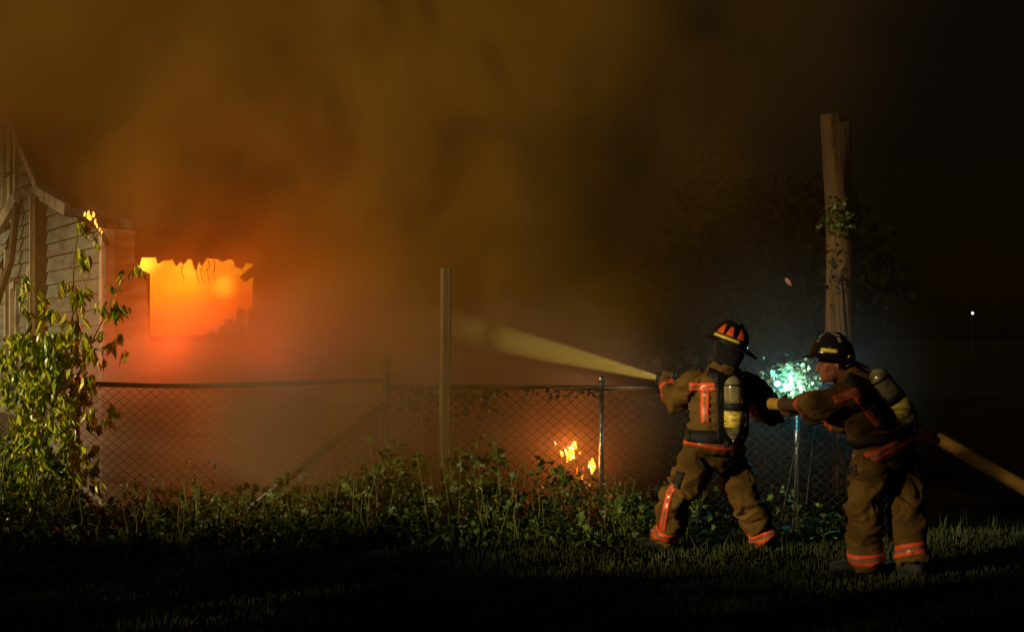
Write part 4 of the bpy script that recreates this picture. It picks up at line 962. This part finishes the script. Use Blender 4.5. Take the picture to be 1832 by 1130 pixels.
tape('shoulder_strap', ct1, [(1256, 661), (1284, 672), (1290, 700), (1290, 760)], 17, pk, BK, off=.012); tape('shoulder_strap', ct1, [(1330, 672), (1345, 700), (1345, 760)], 20, pk, BK, off=.012)
band('waist_strap', ct1, J1['waist'] - up1 * .045, up1 + V((-.12, 0, 0)), .085, pk, BK, off=.014, n=64)
mb = MB(); b_ = P(1238, 775, 9.9); 
h = ct1.ray_cast(V((0, 0, CZ)), (P(1236, 775, 10) - V((0, 0, CZ))).normalized()); b_ = (h[0] if h[0] else b_) - V((0, .025, 0)); mb.box(b_, V((.014, 0, 0)), V((0, .004, 0)), V((0, 0, .02))); o = mb.build('buckle', M['chrome'], pk)

# right man: bent forward behind him, feeding the hose
J2 = dict(head=P(1489, 652, 9.20), neck=P(1519, 676, 9.24), chest=P(1545, 712, 9.25), waist=P(1574, 772, 9.25), hip=P(1586, 806, 9.25),
          ls=P(1522, 708, 9.07), le=P(1470, 724, 9.10), lh=P(1434, 725, 9.46), rs=P(1560, 700, 9.46), re=P(1516, 750, 9.62), rh=P(1470, 745, 9.66),
          lhp=P(1556, 838, 9.15), lk=P(1544, 915, 9.10), la=P(1549, 1004, 9.16), rhp=P(1614, 838, 9.30), rk=P(1618, 908, 9.18), ra=P(1634, 996, 9.10))
J2['lgrip'] = P(1416, 725, 9.78); J2['laxis'] = NOZ[7] - NOZ[5]; J2['rgrip'] = P(1452, 733, 9.68); J2['raxis'] = NOZ[8] - NOZ[7]
F2 = V((-.78, .62, 0))
cfg2 = dict(seed=11, grip=.044, ls_side=1, rs_side=-1, ltoe=(-.9, .3, 0), rtoe=(-.6, .7, 0), thigh=.114, knee=.10, cuff=.092, hem=.01, hw=.215, hd=.20, ww=.19, wd=.17, sh=.092, el=.082, wr=.062)
t2, co2, tr2, ct2, tt2, rr2, fw2, up2 = firefighter('firefighter in black helmet bent forward feeding the hose behind the first one', J2, F2, (-.97, -.10, -.12), V((-.10, 0, 1)).normalized(), cfg2, False)
tape('back_tape', ct2, [(1490, 716), (1520, 706), (1545, 695)], 17, co2, OS); tape('back_tape', ct2, [(1534, 708), (1552, 735), (1576, 762)], 15, co2, OS, off=.005)
tape('front_tape', ct2, [(1492, 748), (1512, 754)], 14, co2, OS)
tape('glove_strap', tt2, [(1524, 812), (1530, 850)], 8, tr2, [M['strapbrown']], off=.01)
hs2, dome2, patch2, q2 = helmet(t2, J2['head'] + V((.0, 0, 1)) * .05, (-.96, -.16, .12), V((.10, 0, 1)), 2)
th, ph = th_of(dome2, 1485, 625)
patch2('lime_band', th - .42, th + .38, max(.06, ph - .16), ph + .0, M['lime'], .006, 0)
th3, ph3 = th_of(dome2, 1524, 630); patch2('lime_band', th3 - .35, th3 + .25, .04, .14, M['lime'], .006, .2)
mb = MB(); c_ = dome2(th, ph + .07, off=.010); mb.ell(c_, V((.011, 0, 0)), V((0, .008, 0)), V((0, 0, .006)), 10, 6); mb.build('helmet_light_spot', M['chrome'], hs2, True)  # bright spot of light on the shell, shaped as a chrome bead
# arc of letters on the side of the shell
txt = 'FIREFIGHTER'; LV = []; LF = []
nn = (dome2(th, .5, off=.01) - dome2(th, .5)).normalized()
for i, ch in enumerate(txt):
    a_ = PI * (1 - (i + .5) / len(txt)); cu = bpy.data.curves.new('t', 'FONT'); cu.body = ch; cu.size = .027; cu.align_x = 'CENTER'; cu.extrude = .0012; cu.offset = .0007
    ob = bpy.data.objects.new('t', cu); C.objects.link(ob); dg = bpy.context.evaluated_depsgraph_get(); me = bpy.data.meshes.new_from_object(ob.evaluated_get(dg))
    px = 1483.5 + 17.5 * math.cos(a_); py = 613.5 - 15.5 * math.sin(a_)
    t_, p_ = th_of(dome2, px, py); c0 = dome2(t_, p_, off=.010); n0 = (dome2(t_, p_, off=.02) - dome2(t_, p_)).normalized()
    rad_ = V((math.cos(a_), 0, math.sin(a_))); upl = (rad_ - n0 * rad_.dot(n0)).normalized(); xl = upl.cross(n0).normalized()
    for v in me.vertices: LV.append(c0 + xl * v.co.x + upl * (v.co.y - .007) + n0 * v.co.z)
    n_ = len(LV) - len(me.vertices); LF += [tuple(k + n_ for k in p.vertices) for p in me.polygons]
    bpy.data.objects.remove(ob)
obj('lettering', LV, LF, M['letter'], hs2)
pk2 = pack('air pack worn by the right firefighter, slanting cylinder with yellow label', P(1562, 662, 9.10), P(1640, 765, 9.16), .070, V((.75, -.55, .35)), 1)
tape('shoulder_strap', ct2, [(1515, 674), (1545, 690), (1562, 720), (1590, 765)], 22, pk2, BK, off=.012)
band('waist_strap', ct2, J2['waist'] - up2 * .015, up2 + V((.12, 0, .1)), .06, pk2, BK, off=.012, n=64)
mb = MB(); mb.box(P(1612, 745, 9.22), V((.05, 0, -.07)), V((0, .03, 0)), V((.04, 0, .03))); o = mb.build('lumbar_pad', M['black'], pk2); bv = o.modifiers.new('b', 'BEVEL'); bv.width = .015

# hose, nozzle and jet
def smoothpath(pts, n=8):
    out = []
    for i in range(len(pts) - 1):
        p0, p1, p2, p3 = pts[max(i - 1, 0)], pts[i], pts[i + 1], pts[min(i + 2, len(pts) - 1)]
        for k in range(n):
            s_ = k / n; out.append(.5 * ((2 * p1) + (p2 - p0) * s_ + (2 * p0 - 5 * p1 + 4 * p2 - p3) * s_ * s_ + (3 * p1 - p0 - 3 * p2 + p3) * s_ ** 3))
    return out + [pts[-1]]
hp = smoothpath(NOZ[3:], 8); hose = thing('fire_hose', 'thick yellow fire hose running from the nozzle past both firefighters to the right', 'hose', NOZ[3]); mb = MB(); mb.tube(hp, .043, 18); mb.build('hose_jacket', M['hose'], hose, True)
d = (NOZ[0] - NOZ[3]).normalized(); mb = MB(); mb.lathe(NOZ[3], d, [(-.03, .03), (0, .045), (.05, .045), (.055, .03), (.12, .028), (.13, .036), (.2, .036), (.205, .028), (.27, .03), (.34, .036), (.37, .042), (.375, .038), (.37, .018)], 20); nz_o = mb.build('nozzle', M['rubber'], hose, True)
pth = NOZ[3] + d * .16; mb = MB(); mb.cap(pth, .016, pth + V((.01, -.02, -.11)), .015, 10); mb.build('pistol_grip', M['rubber'], nz_o, True)
mb = MB(); b0 = NOZ[3] + d * .1 + V((0, 0, .035)); mb.tube([b0 + V((0, -.035, -.02)), b0 + V((0, -.035, .05)), b0 + V((0, .035, .05)), b0 + V((0, .035, -.02))], .008, 8); mb.build('bale_handle', M['rubber'], nz_o, True)

def volmat(name): 
    m = bpy.data.materials.new(name); nt, N, L = nodes(m); N.remove(N['Principled BSDF']); return m, N, L
class G:
    """small calculator of shader nodes"""
    def __init__(s, N, L): s.N, s.L = N, L
    def m(s, op, *a, clamp=False):
        n = s.N.new('ShaderNodeMath'); n.operation = op; n.use_clamp = clamp
        for i, x in enumerate(a):
            if isinstance(x, (int, float)): n.inputs[i].default_value = x
            else: s.L.new(x, n.inputs[i])
        return n.outputs[0]
    def ramp(s, x, a, b, lo=0, hi=1, smooth=True):
        n = s.N.new('ShaderNodeMapRange'); n.interpolation_type = 'SMOOTHSTEP' if smooth else 'LINEAR'; s.L.new(x, n.inputs[0])
        for i, v in enumerate((a, b, lo, hi)): n.inputs[i + 1].default_value = v
        return n.outputs[0]
# jet
J0 = NOZ[0]; JT = P(620, 537, 12.6)
jd = (JT - J0); JL = jd.length; jn = jd.normalized()
jet = thing('water_jet', 'pale yellow lit water jet fanning out from the nozzle toward the burning window', 'water jet', J0)
mb = MB(); ns = 26; secs = []
for i in range(ns):
    s_ = i / (ns - 1); L_ = s_ * JL; r0 = .032 + .31 * s_; c_ = J0 + jd * s_ ; sdv = jn.cross(V((0, 0, 1))).normalized(); secs.append((c_, sdv * r0, V((0, 0, 1)) * r0))
mb.loft(secs, 20)
m, N, L = volmat('spray'); g_ = G(N, L); tc = N.new('ShaderNodeTexCoord'); mp = N.new('ShaderNodeMapping'); L.new(tc.outputs['Object'], mp.inputs[0])
geo = N.new('ShaderNodeNewGeometry'); sp = N.new('ShaderNodeSeparateXYZ'); L.new(geo.outputs['Position'], sp.inputs[0])
fall = g_.ramp(sp.outputs[0], J0.x, J0.x - 2.55, 1, 0, False)
mp.inputs['Scale'].default_value = (1.6, 9, 14); mp.inputs['Rotation'].default_value = (0, -.2, 0)
nz = N.new('ShaderNodeTexNoise'); nz.inputs['Scale'].default_value = 1.6; nz.inputs['Detail'].default_value = 2; L.new(mp.outputs[0], nz.inputs['Vector'])
dn = g_.m('MULTIPLY', g_.m('POWER', fall, 3.3), g_.ramp(nz.outputs[0], .3, .7, .6, 1.4)); 
rel = N.new('ShaderNodeVectorMath'); rel.operation = 'SUBTRACT'; L.new(geo.outputs['Position'], rel.inputs[0]); rel.inputs[1].default_value = J0
crs = N.new('ShaderNodeVectorMath'); crs.operation = 'CROSS_PRODUCT'; L.new(rel.outputs[0], crs.inputs[0]); crs.inputs[1].default_value = jn
ln = N.new('ShaderNodeVectorMath'); ln.operation = 'LENGTH'; L.new(crs.outputs[0], ln.inputs[0])
rad = g_.m('MULTIPLY_ADD', g_.m('SUBTRACT', J0.x, sp.outputs[0]), .25 / (J0.x - JT.x), .026)
core = g_.ramp(g_.m('DIVIDE', ln.outputs['Value'], rad), .2, 1.0, 1, 0)
dens = g_.m('MULTIPLY', g_.m('MULTIPLY', dn, core), g_.m('DIVIDE', 7.0, g_.m('ADD', rad, .01)))
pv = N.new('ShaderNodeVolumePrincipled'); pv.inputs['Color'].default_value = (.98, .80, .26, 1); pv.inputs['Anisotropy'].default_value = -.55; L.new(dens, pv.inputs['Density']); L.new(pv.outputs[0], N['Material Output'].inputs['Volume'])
m.cycles.volume_step_rate = .3
o = mb.build('spray', m, jet); o['kind'] = 'stuff'
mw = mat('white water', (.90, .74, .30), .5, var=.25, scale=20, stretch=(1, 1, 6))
mb = MB()
for k in range(150):
    s0 = random.random() ** 1.6 * .16; ln_ = random.uniform(.01, .035); an = random.uniform(0, 6.28); rr_ = random.random() ** .5
    def jp(s_): r0 = (.014 + .18 * s_ ** .9) * rr_ * .85; return J0 + jd * s_ + V((0, math.cos(an), math.sin(an))) * r0
    mb.tube([jp(s0), jp(s0 + ln_)], [.0016 * (1 - 2 * s0), .0005], 3)
mb.tube([J0, J0 + jd * .03 + V((0, 0, .01))], [.014, .012], 10)
mb.build('water_strand', mw, jet)['kind'] = 'stuff'

# ------------------------------------------------------------------ smoke
SX0, SX1, SY0, SY1, SZ1 = -8.5, 5.5, 10.35, 18.5, 7.2
m, N, L = volmat('smoke'); g_ = G(N, L)
geo = N.new('ShaderNodeNewGeometry'); sp = N.new('ShaderNodeSeparateXYZ'); L.new(geo.outputs['Position'], sp.inputs[0]); X_, Y_, Z_ = sp.outputs
mp = N.new('ShaderNodeMapping'); mp.inputs['Rotation'].default_value = (0, .5, 0); mp.inputs['Scale'].default_value = (.75, .6, .55)
wz = N.new('ShaderNodeTexNoise'); wz.inputs['Scale'].default_value = .55; wz.inputs['Detail'].default_value = 1; L.new(geo.outputs['Position'], wz.inputs['Vector'])
wa = N.new('ShaderNodeVectorMath'); wa.operation = 'MULTIPLY_ADD'; L.new(wz.outputs['Color'], wa.inputs[0]); wa.inputs[1].default_value = (2.6, 2.6, 2.6); L.new(geo.outputs['Position'], wa.inputs[2]); L.new(wa.outputs[0], mp.inputs[0])
nz = N.new('ShaderNodeTexNoise'); nz.inputs['Scale'].default_value = 1.5; nz.inputs['Detail'].default_value = 4; nz.inputs['Roughness'].default_value = .58; L.new(mp.outputs[0], nz.inputs['Vector'])
NF = nz.outputs[0]
# plume's right edge leans to the right as it rises; noise makes it billow
edge = g_.m('ADD', g_.m('MULTIPLY', g_.m('SUBTRACT', Z_, 1.9), .36), -.15)
dx = g_.m('ADD', g_.m('SUBTRACT', X_, edge), g_.m('MULTIPLY', g_.m('SUBTRACT', NF, .5), 1.8))
plume = g_.m('MULTIPLY', g_.ramp(dx, -.8, .9, 1, 0), g_.ramp(Z_, 1.0, 2.2, .35, 1))
spill = g_.m('MULTIPLY', g_.ramp(dx, .1, 3.4, .19, 0), g_.ramp(Z_, 1.5, 4.5, .5, 1))
low = g_.m('MULTIPLY', g_.ramp(X_, .2, 1.6, .45, 0), g_.ramp(Z_, .25, .8, .3, 1)); low = g_.m('MULTIPLY', low, g_.ramp(Z_, 1.5, 2.6, 1, 0))
left = g_.m('MAXIMUM', g_.ramp(X_, -4.4, -3.0, .10, 1), g_.ramp(Z_, 2.9, 4.0, 0, .75))
near = g_.m('MULTIPLY', g_.ramp(Y_, 10.6, 12.4, .10, 1), g_.m('SUBTRACT', 1, g_.m('MULTIPLY', g_.ramp(X_, -1.1, -2.1, 0, .68), g_.m('MULTIPLY', g_.ramp(Y_, 12.2, 14, 1, 0), g_.ramp(Z_, 2.2, 3.2, 1, 0)))))
far = g_.ramp(Y_, 15, 18.4, 1, .1)
bil = g_.ramp(NF, .37, .63, .30, 1.55)
tot = g_.m('MULTIPLY', g_.m('MULTIPLY', g_.m('ADD', g_.m('ADD', plume, spill), low), g_.m('MULTIPLY', left, near)), g_.m('MULTIPLY', bil, far))
def blob(c, rad, peak):
    sb = N.new('ShaderNodeVectorMath'); sb.operation = 'SUBTRACT'; L.new(geo.outputs['Position'], sb.inputs[0]); sb.inputs[1].default_value = c
    sc_ = N.new('ShaderNodeVectorMath'); sc_.operation = 'DIVIDE'; L.new(sb.outputs[0], sc_.inputs[0]); sc_.inputs[1].default_value = rad
    le = N.new('ShaderNodeVectorMath'); le.operation = 'LENGTH'; L.new(sc_.outputs[0], le.inputs[0]); return g_.ramp(le.outputs['Value'], .1, 1, peak, 0)
puff = g_.m('MULTIPLY', blob((-1.5, 11.15, .95), (2.1, 1.2, 1.4), .6), bil)
dens = g_.m('ADD', g_.m('ADD', g_.m('MULTIPLY', tot, .75), .003), puff)
pv = N.new('ShaderNodeVolumePrincipled'); pv.inputs['Color'].default_value = (.66, .375, .06, 1); pv.inputs['Anisotropy'].default_value = 0; L.new(dens, pv.inputs['Density']); L.new(pv.outputs[0], N['Material Output'].inputs['Volume'])
mb = MB(); mb.box(((SX0 + SX1) / 2, (SY0 + SY1) / 2, SZ1 / 2 - .3), ((SX1 - SX0) / 2, 0, 0), (0, (SY1 - SY0) / 2, 0), (0, 0, SZ1 / 2 + .3))
o = mb.build('smoke', m); tag(o, 'thick brown smoke rolling up from the burning house', 'smoke', kind='stuff')

# pale spray mist hanging round the lantern
m, N, L = volmat('spray mist'); g_ = G(N, L); tc = N.new('ShaderNodeTexCoord'); le = N.new('ShaderNodeVectorMath'); le.operation = 'LENGTH'; L.new(tc.outputs['Object'], le.inputs[0])
dens = g_.ramp(le.outputs['Value'], .0, 1.5, .045, 0)
pv = N.new('ShaderNodeVolumePrincipled'); pv.inputs['Color'].default_value = (.8, .85, .9, 1); L.new(dens, pv.inputs['Density']); L.new(pv.outputs[0], N['Material Output'].inputs['Volume'])
mb = MB(); mb.ell((0, 0, 0), (1.5, 0, 0), (0, 1.5, 0), (0, 0, 1.5), 20, 12); o = mb.build('mist', m); o.location = P(1396, 670, 11.7); tag(o, 'faint blue-lit mist glowing round the hand lamp', 'mist', kind='stuff')

# steam and smoke rolling low in front of the wall and through the fence
m, N, L = volmat('steam'); g_ = G(N, L); geo = N.new('ShaderNodeNewGeometry')
nz = N.new('ShaderNodeTexNoise'); nz.inputs['Scale'].default_value = 1.3; nz.inputs['Detail'].default_value = 3; L.new(geo.outputs['Position'], nz.inputs['Vector'])
def sblob(c, rad, peak):
    sb = N.new('ShaderNodeVectorMath'); sb.operation = 'SUBTRACT'; L.new(geo.outputs['Position'], sb.inputs[0]); sb.inputs[1].default_value = c
    sc_ = N.new('ShaderNodeVectorMath'); sc_.operation = 'DIVIDE'; L.new(sb.outputs[0], sc_.inputs[0]); sc_.inputs[1].default_value = rad
    le = N.new('ShaderNodeVectorMath'); le.operation = 'LENGTH'; L.new(sc_.outputs[0], le.inputs[0]); return g_.ramp(le.outputs['Value'], .2, 1, peak, 0)
d_ = g_.m('ADD', sblob((-2.5, 12.25, .75), (2.0, .75, 1.35), 3.4), g_.m('ADD', sblob((-1.5, 11.4, 1.0), (1.7, .9, 1.2), 1.0), sblob((.1, 12.0, .9), (1.5, .7, 1.2), 1.3)))
dens = g_.m('MULTIPLY', d_, g_.ramp(nz.outputs[0], .32, .68, .35, 1.6))
pv = N.new('ShaderNodeVolumePrincipled'); pv.inputs['Color'].default_value = (.88, .58, .42, 1); L.new(dens, pv.inputs['Density']); L.new(pv.outputs[0], N['Material Output'].inputs['Volume'])
mb = MB(); mb.ell((-1.4, 12.0, .95), (3.3, 0, 0), (0, 1.6, 0), (0, 0, 1.8), 24, 14); o = mb.build('steam', m); tag(o, 'pinkish steam hanging low between the fence and the burning wall', 'steam', kind='stuff')
